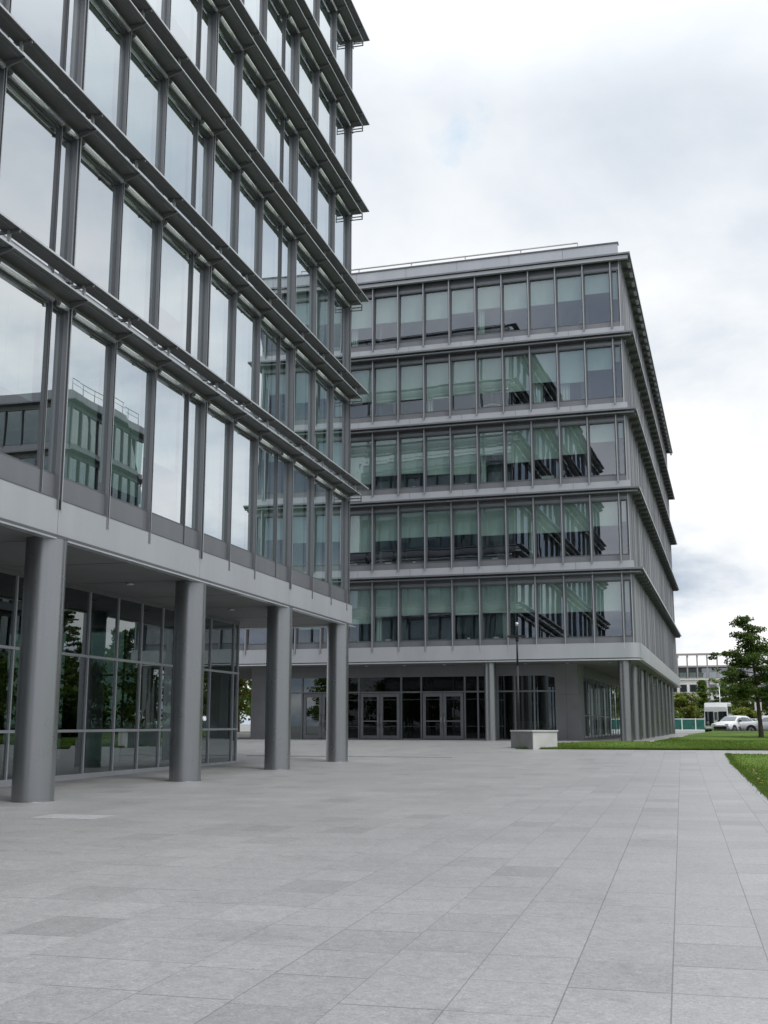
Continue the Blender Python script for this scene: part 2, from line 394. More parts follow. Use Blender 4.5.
# lawns: gently raised sheets with real blades near their edges
def edge_x(y):
    P = [(-7.0, 49.3), (-6.8, 51.2), (-5.9, 53.3), (-4.4, 54.7), (-3.2, 55.3)]
    for (xa, ya), (xb, yb) in zip(P, P[1:]):
        if y <= yb: return xa + (xb - xa) * (y - ya) / (yb - ya)
    return -1.33 + (y - 55.3) * .055
def lawn_sheet(name, inside, x0, x1, y0, y1, step, h=.05):
    m = MB('lawn'); idx = {}
    nx = int((x1 - x0) / step); ny = int((y1 - y0) / step)
    def vid(i, j):
        if (i, j) not in idx:
            x = x0 + i * step; y = y0 + j * step
            idx[(i, j)] = len(m.v); m.v.append((x, y, gz(y) + h * (.7 + .3 * math.sin(x * .7 + y * .3)) + .25 * max(0, min(1, (y - 57) / 38, (132 - y) / 34)) * min(1, max(0, (x - edge_x(y)) / 1.4)) + random.uniform(-.008, .008)))
        return idx[(i, j)]
    k = m.mi('lawn')
    for i in range(nx):
        for j in range(ny):
            if inside(x0 + (i + .5) * step, y0 + (j + .5) * step):
                m.f.append((vid(i, j), vid(i + 1, j), vid(i + 1, j + 1), vid(i, j + 1))); m.m.append(k); m.sm.append(True)
    return tag(m.build(name), kind='structure')
far_in = lambda x, y: y > 49.32 and x > edge_x(y) and (y < 95.8 or x < 3.2)
near_in = lambda x, y: x > 1.64 and y < 46.3
lawn_sheet('lawn', far_in, -9, 45, 49.3, 157, .36, .06)
lawn_sheet('lawn', near_in, 1.62, 24, 10, 46.5, .33, .05)
def blades(name, cells, n, label):
    m = MB('grass_blade'); k = m.mi('grass_blade')
    for _ in range(n):
        x, y, s = cells()
        a = random.uniform(0, math.pi); h = random.uniform(.025, .06) * s; w = random.uniform(.004, .008) * (1 + y / 40)
        dx, dy = w * math.cos(a), w * math.sin(a); lx, ly = random.uniform(-.02, .02), random.uniform(-.02, .02); z = gz(y) + .03
        b = len(m.v); m.v += [(x - dx, y - dy, z), (x + dx, y + dy, z), (x + lx, y + ly, z + h)]; m.f.append((b, b + 1, b + 2)); m.m.append(k); m.sm.append(False)
    o = m.build(name); tag(o, label, 'grass', kind='stuff')
def c1():
    if random.random() < .35: return random.gauss(1.66, .05), random.uniform(19, 46.3), 1.0
    return 1.63 + random.random() ** 1.6 * 6, 19 + random.random() * 27.3, 1.0
blades('grass', c1, 60000, 'short green grass on the small lawn at the right edge')
def c2():
    while True:
        y = 49.35 + random.random() ** 2.2 * 20; x = random.uniform(-8.4, 8)
        if far_in(x, y): return x, y, 1.3
blades('grass', c2, 50000, 'short green grass on the lawn before the far building')
# fallen leaves along the lawn edge
m = MB('leaf_gold')
for _ in range(60):
    y = random.uniform(22, 45); x = 1.68 + abs(random.gauss(0, .22)); z = gz(y) + .075; a = random.uniform(0, 6.28); s = random.uniform(.025, .05)
    m.face([(x + s * math.cos(a + t), y + s * math.sin(a + t), z + random.uniform(-.01, .02)) for t in (0, 1.4, 3.14, 4.6)], random.choice(['leaf_gold', 'wood', 'bark']))
tag(m.build('fallen_leaves'), 'dry leaves scattered along the edge of the small lawn', 'leaves', kind='stuff')

# ------------------------------------------------------------------ near building (A): coordinates a along the facade, o outward, z
A0 = (-12.18, 41.3, 0)
bA = empty('office_building', A0, 0, label='tall grey office block at left raised on four thick round columns', cat='building')
def TA(a, o, z): return (o, -a, z)          # long facade: a runs towards the camera
def TAe(a, o, z): return (-a, o, z)         # end facade: a runs to the left
offs = [0, 1.05, 3.1, 5.15]
mull = [(0.02, 't'), (.34, 'm'), (2.35, 'm'), (4.53, 'm')]
for p in range(4):
    nw = (1.2, .95, .6, .95)[p]; offs = [0, nw, nw + (7.13 - nw) / 3, nw + (7.13 - nw) * 2 / 3]
    for q, o_ in enumerate(offs): mull.append((6.85 + 7.13 * p + o_, 'htmm'[q]))
mull.append((6.85 + 7.13 * 4, 'h'))
LA = mull[-1][0]
endm = [(0.0, 'h')] + [(2.1 * k, 'm') for k in range(1, 8)] + [(16.0, 'h')]
WA = 16.0
PZ = 3.895; NR = 6; ZB = [10.73 + PZ * k for k in range(NR)]      # outer blade heights
SILL = [6.58] + [z + .05 for z in ZB[:-1]]
HEAD = [z - .62 for z in ZB]
FW = {'h': .085, 'm': .048, 't': .03}
def facadeA(root, T, mulls, rows, blinds=True, recess=.0, seed=1):
    rnd = random.Random(seed)
    wins = []; fins = []; brk = []; rollers = []
    for r in rows:
        z0, z1 = SILL[r], HEAD[r]
        for (a0, k0), (a1, k1) in zip(mulls, mulls[1:]):
            i0, i1 = a0 + FW[k0] * .5, a1 - FW[k1] * .5
            fr = MB('metal_dark'); t = .045
            fr.box(i0, i0 + t, -.05, .03, z0, z1, None, T); fr.box(i1 - t, i1, -.05, .03, z0, z1, None, T)
            fr.box(i0 + t, i1 - t, -.05, .03, z0, z0 + t, None, T); fr.box(i0 + t, i1 - t, -.05, .03, z1 - t, z1, None, T)
            e = lambda: rnd.uniform(-.0028, .0028)
            pn = MB('glass_a'); pn.face([T(i0 + t, e(), z0 + t), T(i1 - t, e(), z0 + t), T(i1 - t, e(), z1 - t), T(i0 + t, e(), z1 - t)])
            ch = [('pane', pn)]
            if blinds:
                q = rnd.random()
                if q < .75 or a0 < 14:
                    h = (z1 - z0) * (rnd.choice([.35, .45, .6, .75, .9, .97]) if a0 > 14 else .985)
                    bl = MB('blind_cloth')
                    n = 12; w = (i1 - i0 - .16) / n
                    for s_ in range(n):
                        d = .004 * math.sin(s_ * 1.9 + rnd.random())
                        bl.face([T(i0 + .08 + s_ * w, -.22 + d, z1 - h), T(i0 + .08 + (s_ + 1) * w, -.22 - d, z1 - h), T(i0 + .08 + (s_ + 1) * w, -.22 - d, z1 - .02), T(i0 + .08 + s_ * w, -.22 + d, z1 - .02)])
                    ch.append(('blind', bl))
            wins.append((T((a0 + a1) / 2, 0, (z0 + z1) / 2), fr, ch))
            ro = MB('roller'); ro.tube(T(i0 + .1, .14, HEAD[r] + .02), T(i1 - .1, .14, HEAD[r] + .02), .065, n=14)
            ro.box(i0 + .12, i1 - .12, .035, .075, HEAD[r] - .02, HEAD[r] + .1, 'metal_mid', T)
            rollers.append((T((a0 + a1) / 2, 0, z1), ro, []))
        for a, k in mulls:
            w = FW[k]; zt = ZB[r] - .50; zb = 5.89 if r == 0 else ZB[r - 1] + .03
            if r == 0 and k == 'm': zb = 5.82
            f = MB('metal_mid' if k != 't' else 'metal_dark'); D = .14 if k == 'h' else .12 if k == 'm' else .06
            f.box(a - w * .92, a - w * .5, .0, D, zb, zt, 'metal_dark', T); f.box(a + w * .5, a + w * .92, .0, D, zb, zt, None, T); f.box(a - w * .92, a - w * .5, D, D + .004, zb, zt, 'metal_light', T)
            f.box(a - w * .5, a + w * .5, -.04, D - .035, zb, zt, None, T)
            f.box(a - w * 1.0, a + w * 1.0, -.03, -.005, z0, z1, 'metal_dark', T)
            fins.append((T(a, 0, (zb + zt) / 2), f, []))
            if k != 't':
                b = MB('metal_shade'); zp = ZB[r] - .40
                b.hexa([T(a - .02, .12, zp - .16), T(a + .02, .12, zp - .16), T(a + .02, .54, zp - .03), T(a - .02, .54, zp - .03),
                        T(a - .02, .12, zp - .002), T(a + .02, .12, zp - .002), T(a + .02, .54, zp - .002), T(a - .02, .54, zp - .002)])
                b.box(a - .025, a + .025, .40, .46, zp + .05, ZB[r] - .06, 'metal_edge', T)
                b.box(a - .02, a + .02, .05, .66, ZB[r] - .12, ZB[r] - .045, None, T)
                brk.append((T(a, 0, zp), b, []))
    return wins, fins, brk, rollers
w1, f1, b1, r1 = facadeA(bA, TA, mull, range(NR), seed=3)
w2, f2, b2, r2 = facadeA(bA, TAe, endm, range(NR), seed=5)
ranked('window', bA, w1 + w2); ranked('mullion_fin', bA, f1 + f2); ranked('bracket', bA, b1 + b2); ranked('blind_cassette', bA, r1 + r2)
# spandrels, sunshade plates and blades wrap the corner
EXT = .72
for r in range(NR):
    zb = ZB[r]; z1 = HEAD[r]
    m = MB('metal_light')
    m.box(0.03, LA, -.05, .035, zb - .5, zb + .05, None, TA); m.box(0.03, WA, -.05, .035, zb - .5, zb + .05, None, TAe)
    m.box(0.03, LA, -.08, .02, z1, zb - .5, 'metal_dark', TA); m.box(0.03, WA, -.08, .02, z1, zb - .5, 'metal_dark', TAe)
    m.build('spandrel_panel', bA)
    for nm, zc, oo, th in (('sunshade', zb - .37, .54, .025), ('louvre_blade', zb - .02, .68, .035)):
        m = MB('metal_shade')
        oi = .04 if nm == 'sunshade' else .28
        ex = .10 if nm == 'sunshade' else oo
        m.box(-ex, LA, oi, oo - .02, zc - th, zc, None, TA)
        m.box(-oi, WA, oi, ex - .02, zc - th - .001, zc - .001, None, TAe)
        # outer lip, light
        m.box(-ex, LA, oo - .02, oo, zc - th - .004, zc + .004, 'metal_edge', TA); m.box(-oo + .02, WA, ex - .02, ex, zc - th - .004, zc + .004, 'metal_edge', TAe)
        m.box(-ex + .03, LA, oo - .14, oo - .10, zc - th - .018, zc - th - .0005, 'metal_mid', TA)
        m.build(nm, bA)
    # little open frame hanging at the corner end
    m = MB('metal_mid'); z = zb - .40
    for zz_ in (.24, .12): m.box(-.06, -.02, .05, .56, z - zz_ - .03, z - zz_, None, TA)
    m.box(-.06, -.02, .53, .57, z - .27, z, None, TA); m.box(-.062, -.018, .02, .05, z - .27, z, None, TA)
    m.build('corner_frame', bA)
# base fascia with its lip, sill panel, soffit
m = MB('metal_mid'); m.box(0.02, LA, -.06, .04, 6.08, 6.58, None, TA); m.box(0.02, WA, -.06, .04, 6.08, 6.58, None, TAe); m.build('sill_panel', bA)
m = MB('fascia')
js = [-.40, 6.9, 14.0, 21.1, 28.2, LA]
for s0, s1 in zip(js, js[1:]): m.box(s0 + .008, s1 - .008, -.1, .105, 5.36, 6.085, None, TA)
for s0 in range(0, 16, 4): m.box(s0 - .09 if s0 == 0 else s0 + .01, s0 + 3.99, .02, .40, 5.36, 6.085, None, TAe)
m.box(-.05, LA, -.1, .09, 5.365, 6.08, 'metal_shade', TA)
m.box(-.38, LA, -.1, .11, 6.085, 6.11, 'metal_dark', TA)
m.build('base_fascia', bA)
m = MB('metal_edge'); m.box(-.55, LA, .0, .20, 5.25, 5.285, None, TA); m.box(0.0, WA, .0, .55, 5.27, 5.305, None, TAe); m.box(-.40, LA, .0, .15, 5.285, 5.36, 'metal_dark', TA); m.build('drip_ledge', bA)
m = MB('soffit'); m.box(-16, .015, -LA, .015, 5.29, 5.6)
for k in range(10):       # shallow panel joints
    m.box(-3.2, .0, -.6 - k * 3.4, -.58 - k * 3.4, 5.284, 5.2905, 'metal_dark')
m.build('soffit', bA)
m = MB('white_stone')
for k in range(7):
    m = MB('metal_edge'); m.tube((-1.9, -3.3 - 3.56 * k, 5.25), (-1.9, -3.3 - 3.56 * k, 5.289), .11, n=20); m.tube((-1.9, -3.3 - 3.56 * k, 5.246), (-1.9, -3.3 - 3.56 * k, 5.2505), .085, n=20, mat='white_stone'); m.build('downlight', bA)
# structure inside and above
for r in range(NR):
    z = SILL[r] - .06; m = MB('interior_floor')
    m.box(-15.9, -.12, -LA, -.12, z - .30, z - .05); m.box(-15.9, -.12, -LA, -.12, z - .42, z - .30, 'interior'); m.build('floor_slab', bA)
m = MB('interior'); m.box(-6.6, -6.4, -LA, -6.0, 5.6, 30); m.box(-15.9, -6.4, -6.2, -6.0, 5.6, 30)
for k in range(5): m.box(-6.4, -.3, -6.85 - 7.13 * k - 1.05 + .1, -6.85 - 7.13 * k - .2, 5.6, 30) if k % 2 else None
m.build('inner_wall', bA)
m = MB('fascia'); ZT = ZB[-1]; m.box(-16, -.06, -LA, -.06, ZT - .25, ZT + .02); m.box(-16, -.5, -LA, -.5, ZT + .02, ZT + .5, 'metal_light'); m.box(-16.05, -.45, -LA - .05, -.45, ZT + .5, ZT + .56, 'metal_dark'); m.build('roof', bA)
m = MB('metal_mid'); m.box(-16.2, -16, -LA, 0, 5.3, 30.4); m.box(-16, 0, -LA - .2, -LA, 5.3, 30.4); m.build('rear_wall', bA)
# ground-floor glass wall, recessed
GX = -3.45
gy = [38.95, 38.5, 36.4, 34.45, 32.6, 31.15, 29.65, 28.0, 26.2, 24.4, 22.6, 20.8, 19.0, 17.2, 15.4, 13.6, 11.8, 10, 8.2, 6.4]
gy = [y - 41.3 for y in gy]
zs = [1.42, 3.41]
fr = MB('metal_light'); 
for y in gy: fr.box(GX - .03, GX + .05, y - .03, y + .03, 0, 5.29, 'metal_light')
fr.box(GX - .05, GX + .07, gy[-1], gy[0], gz(30) - .05, gz(38) + .07, 'metal_light')
for z in zs: fr.box(GX - .02, GX + .065, gy[-1], gy[0] + .03, z - .035, z + .035, 'metal_light')
fr.box(GX - .02, GX + .055, gy[-1], gy[0], 5.17, 5.288, 'metal_mid')
for x in (-6, -8, -10): fr.box(x - .03, x + .03, gy[0] - .03, gy[0] + .05, 0, 5.29, 'metal_mid')
for z in zs: fr.box(-15.8, GX - .03, gy[0] - .02, gy[0] + .055, z - .035, z + .035, 'metal_light')
lob = fr.build('lobby_frame', bA)
rr = random.Random(2)
for y0, y1 in zip(gy, gy[1:]):
    for z0, z1 in zip([gz(35) + .0] + zs, zs + [5.2]):
        e = lambda: rr.uniform(-.003, .003)
        p = MB('glass_ground'); p.face([(GX + e(), y1 + .03, z0), (GX + e(), y0 - .03, z0), (GX + e(), y0 - .03, z1), (GX + e(), y1 + .03, z1)]); p.build('lobby_pane', bA)
p = MB('glass_ground')
for x0, x1 in ((-6, GX), (-8, -6), (-10, -8), (-15.8, -10)): p.face([(x0 + .03, gy[0], .15), (x1 - .03, gy[0], .15), (x1 - .03, gy[0], 5.2), (x0 + .03, gy[0], 5.2)])
p.build('lobby_end_glass', bA)
m = MB('interior'); m.box(-15.9, -15.7, -LA, gy[0], 0, 5.29); m.box(-9.5, -9.3, -LA, -8, 0, 5.29, 'interior_dark'); m.box(-15.7, GX - .1, -LA, gy[0] - .1, 0, .14, 'interior_floor')
for y in (-10, -17.2, -24.3): m.tube((-5.6, y, .1), (-5.6, y, 5.29), .38, n=20, mat='interior_dark')
m.build('lobby_interior', bA)
# columns
cols = [(-12.31, 20.25), (-12.38, 27.5), (-12.33, 34.3), (-12.33, 40.75), (-12.28, 13.1), (-12.28, 6.4)]
CR = .405
labs = ['thick round column nearest to the camera', 'second round column from the left edge', 'third round column from the left edge', 'round column under the corner of the block']
for k, (x, y) in enumerate(cols):
    m = MB('column_paint'); X, Y = x - A0[0] - .02, y - A0[1]
    n = 48; z0 = gz(y)
    m.tube((X, Y, z0 - .05), (X, Y, 5.288), CR, n=n, caps=False)
    m.tube((X, Y, z0 - .05), (X, Y, z0 + .012), CR + .012, n=n, mat='metal_dark')
    m.tube((X, Y, 5.27), (X, Y, 5.289), CR + .01, n=n, mat='metal_dark')
    o = m.build('column', bA)
    if k < 4: o['label'] = labs[k]

# ------------------------------------------------------------------ far building (B)
BR = math.atan(347 / math.hypot(FPX, 212)) - YAW
B0 = (-2.08, 55.56, 0)
BS = 1.04
bB = empty('office_building', (B0[0] * BS, B0[1] * BS, EYE * (1 - BS)), -BR, label='six storey grey office block facing the plaza with ribbed metal side wall', cat='building')
bB.scale = (BS, BS, BS)
SB, HB = 3.97, 2.75
WB = [5.72 + SB * k for k in range(5)]
mB = [0.0] + [-.40 - 1.405 * k for k in range(20)]
XL = mB[-1]
DB = 44.0
wins = []; fins = []
rb = random.Random(11)
blind_tab = {  # fraction of the pane covered, right to left, per storey (0 = lowest)
 0: [.55, .55, .50, .52, .50, .52, .55, .50, .50, .50, .62, .60],
 1: [.40, .42, .50, .52, .50, .52, .48, .52, .50, .55, .70, .55],
 2: [.30, .35, .55, .60, .62, .45, .80, .78, .72, .74, .85, .62],
 3: [.30, .45, .62, .60, .70, .66, .70, .70, .68, .72, .68, .70],
 4: [.52, .40, .45, .50, .50, .48, .50, .55, .58, .55, .60, .60]}
for r in range(5):
    z0, z1 = WB[r], WB[r] + HB
    for i, (a1, a0) in enumerate(zip(mB, mB[1:])):
        t = .05; fr = MB('metal_dark'); i0, i1 = a0 + .035, a1 - .035
        fr.box(i0, i0 + t, -.03, .08, z0, z1); fr.box(i1 - t, i1, -.03, .08, z0, z1); fr.box(i0 + t, i1 - t, -.03, .08, z0, z0 + t); fr.box(i0 + t, i1 - t, -.03, .08, z1 - t, z1)
        e = lambda: rb.uniform(-.002, .002)
        yw = .010 * (i1 - i0)        # panes lean back a little, as the cloud in the top row shows
        pn = MB('glass_b'); pn.face([(i0 + t, yw + e(), z0 + t), (i1 - t, e(), z0 + t), (i1 - t, 0.092 + e(), z1 - t), (i0 + t, 0.092 + yw + e(), z1 - t)])
        bt = blind_tab[r]; h = (bt[i] if i < len(bt) else rb.uniform(.4, .8)) * HB + rb.uniform(-.08, .08)
        bl = MB('blind_b'); n = 10; w = (i1 - i0 - .08) / n
        for s_ in range(n):
            d = .003 * math.sin(s_ * 2.1 + rb.random())
            bl.face([(i0 + .04 + s_ * w, .2 + d, z1 - h), (i0 + .04 + (s_ + 1) * w, .2 - d, z1 - h), (i0 + .04 + (s_ + 1) * w, .2 - d, z1), (i0 + .04 + s_ * w, .2 + d, z1)])
        bl.box(i0 + .04, i1 - .04, .18, .22, z1 - h - .03, z1 - h, 'metal_light')
        ch = [('pane', pn), ('blind', bl)]
        if rb.random() < .2 and i:   # drawn curtain at one side of the bay
            cu = MB('blind_b'); q = rb.choice([0, 1]); cw = rb.uniform(.2, .5)
            xa = i0 + .05 if q else i1 - .05 - cw
            for s_ in range(8):
                d = .03 * math.sin(s_ * 2.2); w = cw / 8
                cu.face([(xa + s_ * w, .34 + d, z0), (xa + (s_ + 1) * w, .34 - d, z0), (xa + (s_ + 1) * w, .34 - d, z1), (xa + s_ * w, .34 + d, z1)])
            ch.append(('curtain', cu))
        wins.append((((a0 + a1) / 2, 0, (z0 + z1) / 2), fr, ch))
    for a in mB[1:]:
        zb = WB[r] - .52 if r == 0 else WB[r] - .36; zt = z1 + .42
        f = MB('metal_mid'); f.box(a - .04, a + .04, -.17, .0, zb, zt); f.box(a - .012, a + .012, -.20, -.17, zb - .03, zt, 'metal_edge'); 
        fins.append(((a, 0, (zb + zt) / 2), f, []))
ranked('window', bB, wins); ranked('mullion_fin', bB, fins)
LBR = []
SX = .14        # side cladding plane
for r in range(5):
    z1 = WB[r] + HB
    m = MB('metal_mid'); m.box(XL, -.01, -.02, .06, WB[r] - .30, WB[r] - .005); m.build('sill_panel', bB)
    m = MB('metal_dark'); m.box(XL, -.01, .01, .10, z1 + .005, z1 + .50); m.box(XL, -.0, -.04, .01, z1 + .005, z1 + .14, 'metal_mid'); m.build('head_panel', bB)
    if r < 4:
        m = MB('fascia'); z = z1 + .56
        nj = 7
        for k in range(10):
            x1_ = .2 - k * 2.81; x0_ = max(XL, x1_ - 2.80); m.box(x0_, x1_ - .006, -.11, .05, z, WB[r + 1] - .30)
        m.box(XL, .2, -.10, .05, z + .01, WB[r + 1] - .31, 'metal_dark'); m.build('spandrel_band', bB)
    # projecting ledge, wrapping the corner to the side
    z = z1 + .50 if r < 4 else z1 + .68
    o1 = .46; m = MB('metal_light')
    m.box(XL, SX + .475, -o1, .0, z - .03, z + .03); m.box(XL, SX + .50, -o1 - .025, -o1, z - .05, z + .035, 'metal_mid')
    m.box(XL, SX + .38, -.40, -.20, z - (.27 if r == 4 else .20), z - (.09 if r == 4 else .14), 'fascia' if r == 4 else 'metal_mid'); m.box(XL, SX + .33, -.14, -.10, z - .24, z - .14, 'metal_dark')
    m.box(SX + .0, SX + .475, 0.0, DB + .5, z - .031, z + .029, 'metal_shade'); m.box(SX + .475, SX + .50, -o1, DB + .5, z - .056, z + .04, 'metal_light')
    m.build('ledge', bB)
    k = 0.15
    while k < DB:
        br = MB('metal_dark'); br.box(SX + .0, SX + .42, k, k + .10, z - .22, z - .04)
        if r == 4: br.box(SX + .30, SX + .44, k + .1, k + .75, z - .30, z - .26, 'metal_light')
        LBR.append(((SX, k, z), br, [])); k += 1.35
    # ribbed cladding of the side
    m = MB('cladding'); z0 = WB[r] - .30; zt = z - .06
    m.box(.05, SX - .08, .02, DB, z0 - .6 if r else 5.45, zt, 'cladding')
    k = 0.05; rc = random.Random(r)
    while k < DB:
        w = .10; m.box(SX - .08, SX - .01 + rc.uniform(-.012, .012), k, k + w, (WB[r] - 1.0) if r else 5.45, zt, rc.choice(['cladding', 'cladding', 'metal_light', 'metal_mid']))
        k += .34
    m.build('side_cladding', bB)
ranked('ledge_bracket', bB, LBR)
m = MB('metal_light'); m.box(.0, .05, -.05, .1, 5.4, 24.9); m.build('corner_post', bB)
# base fascia with rounded corner
m = MB('fascia')
def ring(off, z):
    pts = [(XL, -off)]; R = .45; cxx, cyy = SX - R + off * 0 + .12, R - .02
    for k in range(9):
        a = -math.pi / 2 + k * math.pi / 16; pts.append((cxx + (R + off) * math.cos(a), cyy - .08 + (R + off) * math.sin(a)))
    pts.append((SX + .12 + off, DB)); return [(x, y, z) for x, y in pts]
def band(m, o0, z0, o1_, z1, mat):
    A, B = ring(o0, z0), ring(o1_, z1)
    for i in range(len(A) - 1): m.face([A[i], A[i + 1], B[i + 1], B[i]], mat)
band(m, .10, 4.72, .10, 5.42, 'fascia'); band(m, .10, 5.42, -.05, 5.44, 'metal_light')
band(m, .10, 4.72, .05, 4.66, 'metal_dark'); band(m, .05, 4.66, .17, 4.66, 'metal_edge'); band(m, .17, 4.66, .17, 4.60, 'metal_edge'); band(m, .17, 4.60, -.05, 4.60, 'metal_light')
m.build('base_fascia', bB)
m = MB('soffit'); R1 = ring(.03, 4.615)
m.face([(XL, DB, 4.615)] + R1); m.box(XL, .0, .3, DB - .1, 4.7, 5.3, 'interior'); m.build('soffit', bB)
for k in range(8):
    m = MB('metal_edge'); m.tube((-1.3 - 2.1 * k, 1.6, 4.575), (-1.3 - 2.1 * k, 1.6, 4.614), .09, n=16); m.build('downlight', bB)
for r in range(5):
    m = MB('interior_floor'); z = WB[r] - .05
    m.box(XL, -.02, .15, DB - .1, z - .9 if r else z - .4, z - .02, 'interior'); m.box(XL, -.02, .16, DB - .1, z - .02, z, 'interior_floor'); m.build('floor_slab', bB)
m = MB('interior_dark'); m.box(XL, .0, 5.0, 5.2, 5.3, 24.6)
for x in (-3.35, -7.4, -12.8, -18.2, -23.6): m.box(x - .06, x + .06, .5, 5.0, 5.3, 24.6, 'interior')
m.build('inner_wall', bB)
for k, x in enumerate((-2.0, -6.7, -12.1, -17.5)):
    m = MB('interior'); 
    m.tube((x, 1.4, 5.6), (x, 1.4, 24.6), .26, n=16); m.build('inner_column', bB)
m = MB('metal_light')
for k in range(10):
    x1_ = .02 - k * 2.81; m.box(max(XL, x1_ - 2.80), x1_ - .006, -.02, .25, 25.04, 25.78)
m.box(XL, -.02, .0, .24, 25.05, 25.77, 'metal_dark'); m.box(XL, .06, -.06, .3, 25.78, 25.85, 'metal_dark'); m.box(XL, .3, .2, DB, 25.0, 25.10, 'roof_grey')
m.box(-.24, .0, .30, 40, 25.13, 25.45, 'metal_light')

m.build('parapet', bB)
m = MB('metal_edge')
for k in range(9):
    x = -2.05 - 3.0 * k
    m.tube((x, .5, 25.1), (x, .5, 26.28), .035, n=8)
    m.tube((x, .5, 26.15), (x - .0, 1.4, 25.15), .018, n=8)
m.tube((-2.05, .5, 26.28), (XL, .5, 26.28), .05, n=8, mat='white_stone'); m.tube((-2.05, .5, 26.02), (XL, .5, 26.02), .035, n=8, mat='white_stone')
m.build('roof_railing', bB)
m = MB('metal_mid'); m.box(XL - .2, XL, 0, DB, 4.6, 25.2); m.box(XL, SX, DB, DB + .2, 4.6, 25.2); m.build('rear_wall', bB)
# columns
m0 = None
spots = [(-.50, .52)] + [(-.50, .52 + 5.35 * k) for k in range(1, 9)] + [(-7.08, .52), (-21.4, .52)]
for k, (x, y) in enumerate(spots):
    m = MB('column_paint'); m.tube((x, y, .70), (x, y, 4.614), .30, n=32, caps=False); m.tube((x, y, .70), (x, y, .80), .312, n=32, mat='metal_dark'); m.build('column', bB)
# ground floor: recessed entrance wall at y = 3
GY = 3.0
pier0, pier1 = -4.20, -3.05
m = MB('render_wall'); m.box(pier0, pier1, GY - .25, GY + 2.2, .7, 4.614); m.box(pier0, pier1, GY - .255, GY - .245, 3.05, 3.07, 'metal_dark'); m.box(pier0 + .56, pier0 + .58, GY - .256, GY - .246, .7, 4.6, 'metal_dark'); m.build('pier', bB)
m = MB('render_wall'); m.box(-20.6, -19.45, 2.0, 4.6, .7, 4.614); m.box(-19.45, -19.25, 3.1, 9.2, .7, 4.614, 'interior_dark'); m.build('pier', bB)
m = MB('metal_mid'); m.box(-19.25, pier0, GY - .06, GY + .2, 4.05, 4.614); m.build('entrance_header', bB)
ML = [-18.75, -17.9, -16.9, -15.8, -13.65, -12.95, -12.2, -11.35, -9.1, -8.4, -6.65, -5.75, -4.85, pier0]
doors = [(-17.9, -15.8), (-13.65, -11.35), (-11.35 + .0, -9.1)]
# mullion list tuned to the doors below
doors = [(-18.0, -15.7), (-14.75, -12.4), (-11.3, -8.95)]
ML = [-19.25, -18.0, -15.7, -14.75, -12.4, -11.3, -8.95, -8.25, -7.2, -6.3, -5.3, pier0]
fr = MB('metal_mid')
for x in ML: fr.box(x - .04, x + .04, GY - .06, GY + .04, .74, 4.05)
fr.box(ML[0], pier0, GY - .05, GY + .05, 3.22, 3.30); fr.box(ML[0], pier0, GY - .05, GY + .05, .74, .84); fr.build('entrance_frame', bB)
for x0, x1 in zip(ML, ML[1:]):
    p = MB('glass_ground'); p.face([(x0 + .04, GY, 3.3), (x1 - .04, GY, 3.3), (x1 - .04, GY, 4.05), (x0 + .04, GY, 4.05)])
    if (x0, x1) not in doors: p.face([(x0 + .04, GY, .84), (x1 - .04, GY, .84), (x1 - .04, GY, 3.22), (x0 + .04, GY, 3.22)])
    p.build('entrance_pane', bB)
for x0, x1 in doors:
    for q in (0, 1):
        xm = (x0 + x1) / 2; a0, a1 = (x0 + .08, xm - .01) if q == 0 else (xm + .01, x1 - .08)
        d = MB('metal_mid')
        d.box(a0, a0 + .16, GY - .05, GY + .02, .78, 3.2); d.box(a1 - .16, a1, GY - .05, GY + .02, .78, 3.2); d.box(a0 + .16, a1 - .16, GY - .05, GY + .02, 3.02, 3.2); d.box(a0 + .16, a1 - .16, GY - .05, GY + .02, .78, 1.0)
        d.box(a0 + .16, a1 - .16, GY - .05, GY + .02, 1.72, 1.78)
        do = d.build('door', bB)
        p = MB('glass_ground'); p.face([(a0 + .16, GY - .01, 1.0), (a1 - .16, GY - .01, 1.0), (a1 - .16, GY - .01, 3.02), (a0 + .16, GY - .01, 3.02)]); p.build('door_pane', do)
        hx = a1 - .08 if q == 0 else a0 + .08
        h = MB('metal_edge'); h.tube((hx, GY - .12, 1.45), (hx, GY - .12, 2.15), .018, n=8); h.tube((hx, GY - .12, 1.5), (hx, GY - .04, 1.5), .012, n=6); h.tube((hx, GY - .12, 2.1), (hx, GY - .04, 2.1), .012, n=6); h.build('door_handle', do)
# side glass of the ground floor
sx = -3.1; y = GY + 2.2; k = 0
fr = MB('metal_mid')
while y < DB - 2:
    fr.box(sx - .05, sx + .025, y - .025, y + .025, .74, 4.614)
    p = MB('glass_side'); p.face([(sx, y + .04, .8), (sx, y + 1.68, .8), (sx, y + 1.68, 4.1), (sx, y + .04, 4.1)])
    if k < 16: p.build('side_pane', bB)
    y += 1.72; k += 1
fr.box(sx - .04, sx + .06, GY + 2.2, DB - 2, 4.1, 4.614); fr.box(sx - .04, sx + .06, GY + 2.2, DB - 2, .74, .84); fr.box(sx - .02, sx + .06, GY + 2.2, DB - 2, 2.0, 2.06); fr.build('side_frame', bB)
m = MB('interior_dark'); m.box(-19.25, sx - .2, 9, 9.2, .74, 4.6); m.box(-19.25, sx - .15, GY + .1, DB - 3, .70, .765, 'interior_floor'); m.box(sx - 4, sx - 3.8, 9.2, DB - 3, .74, 4.6, 'interior')
m.box(-6.6, -4.8, 4.2, 4.9, .77, 1.75, 'desk_wood'); m.box(-13.9, -12.9, 6, 6.4, .77, 3, 'interior')
m.build('lobby_interior', bB)

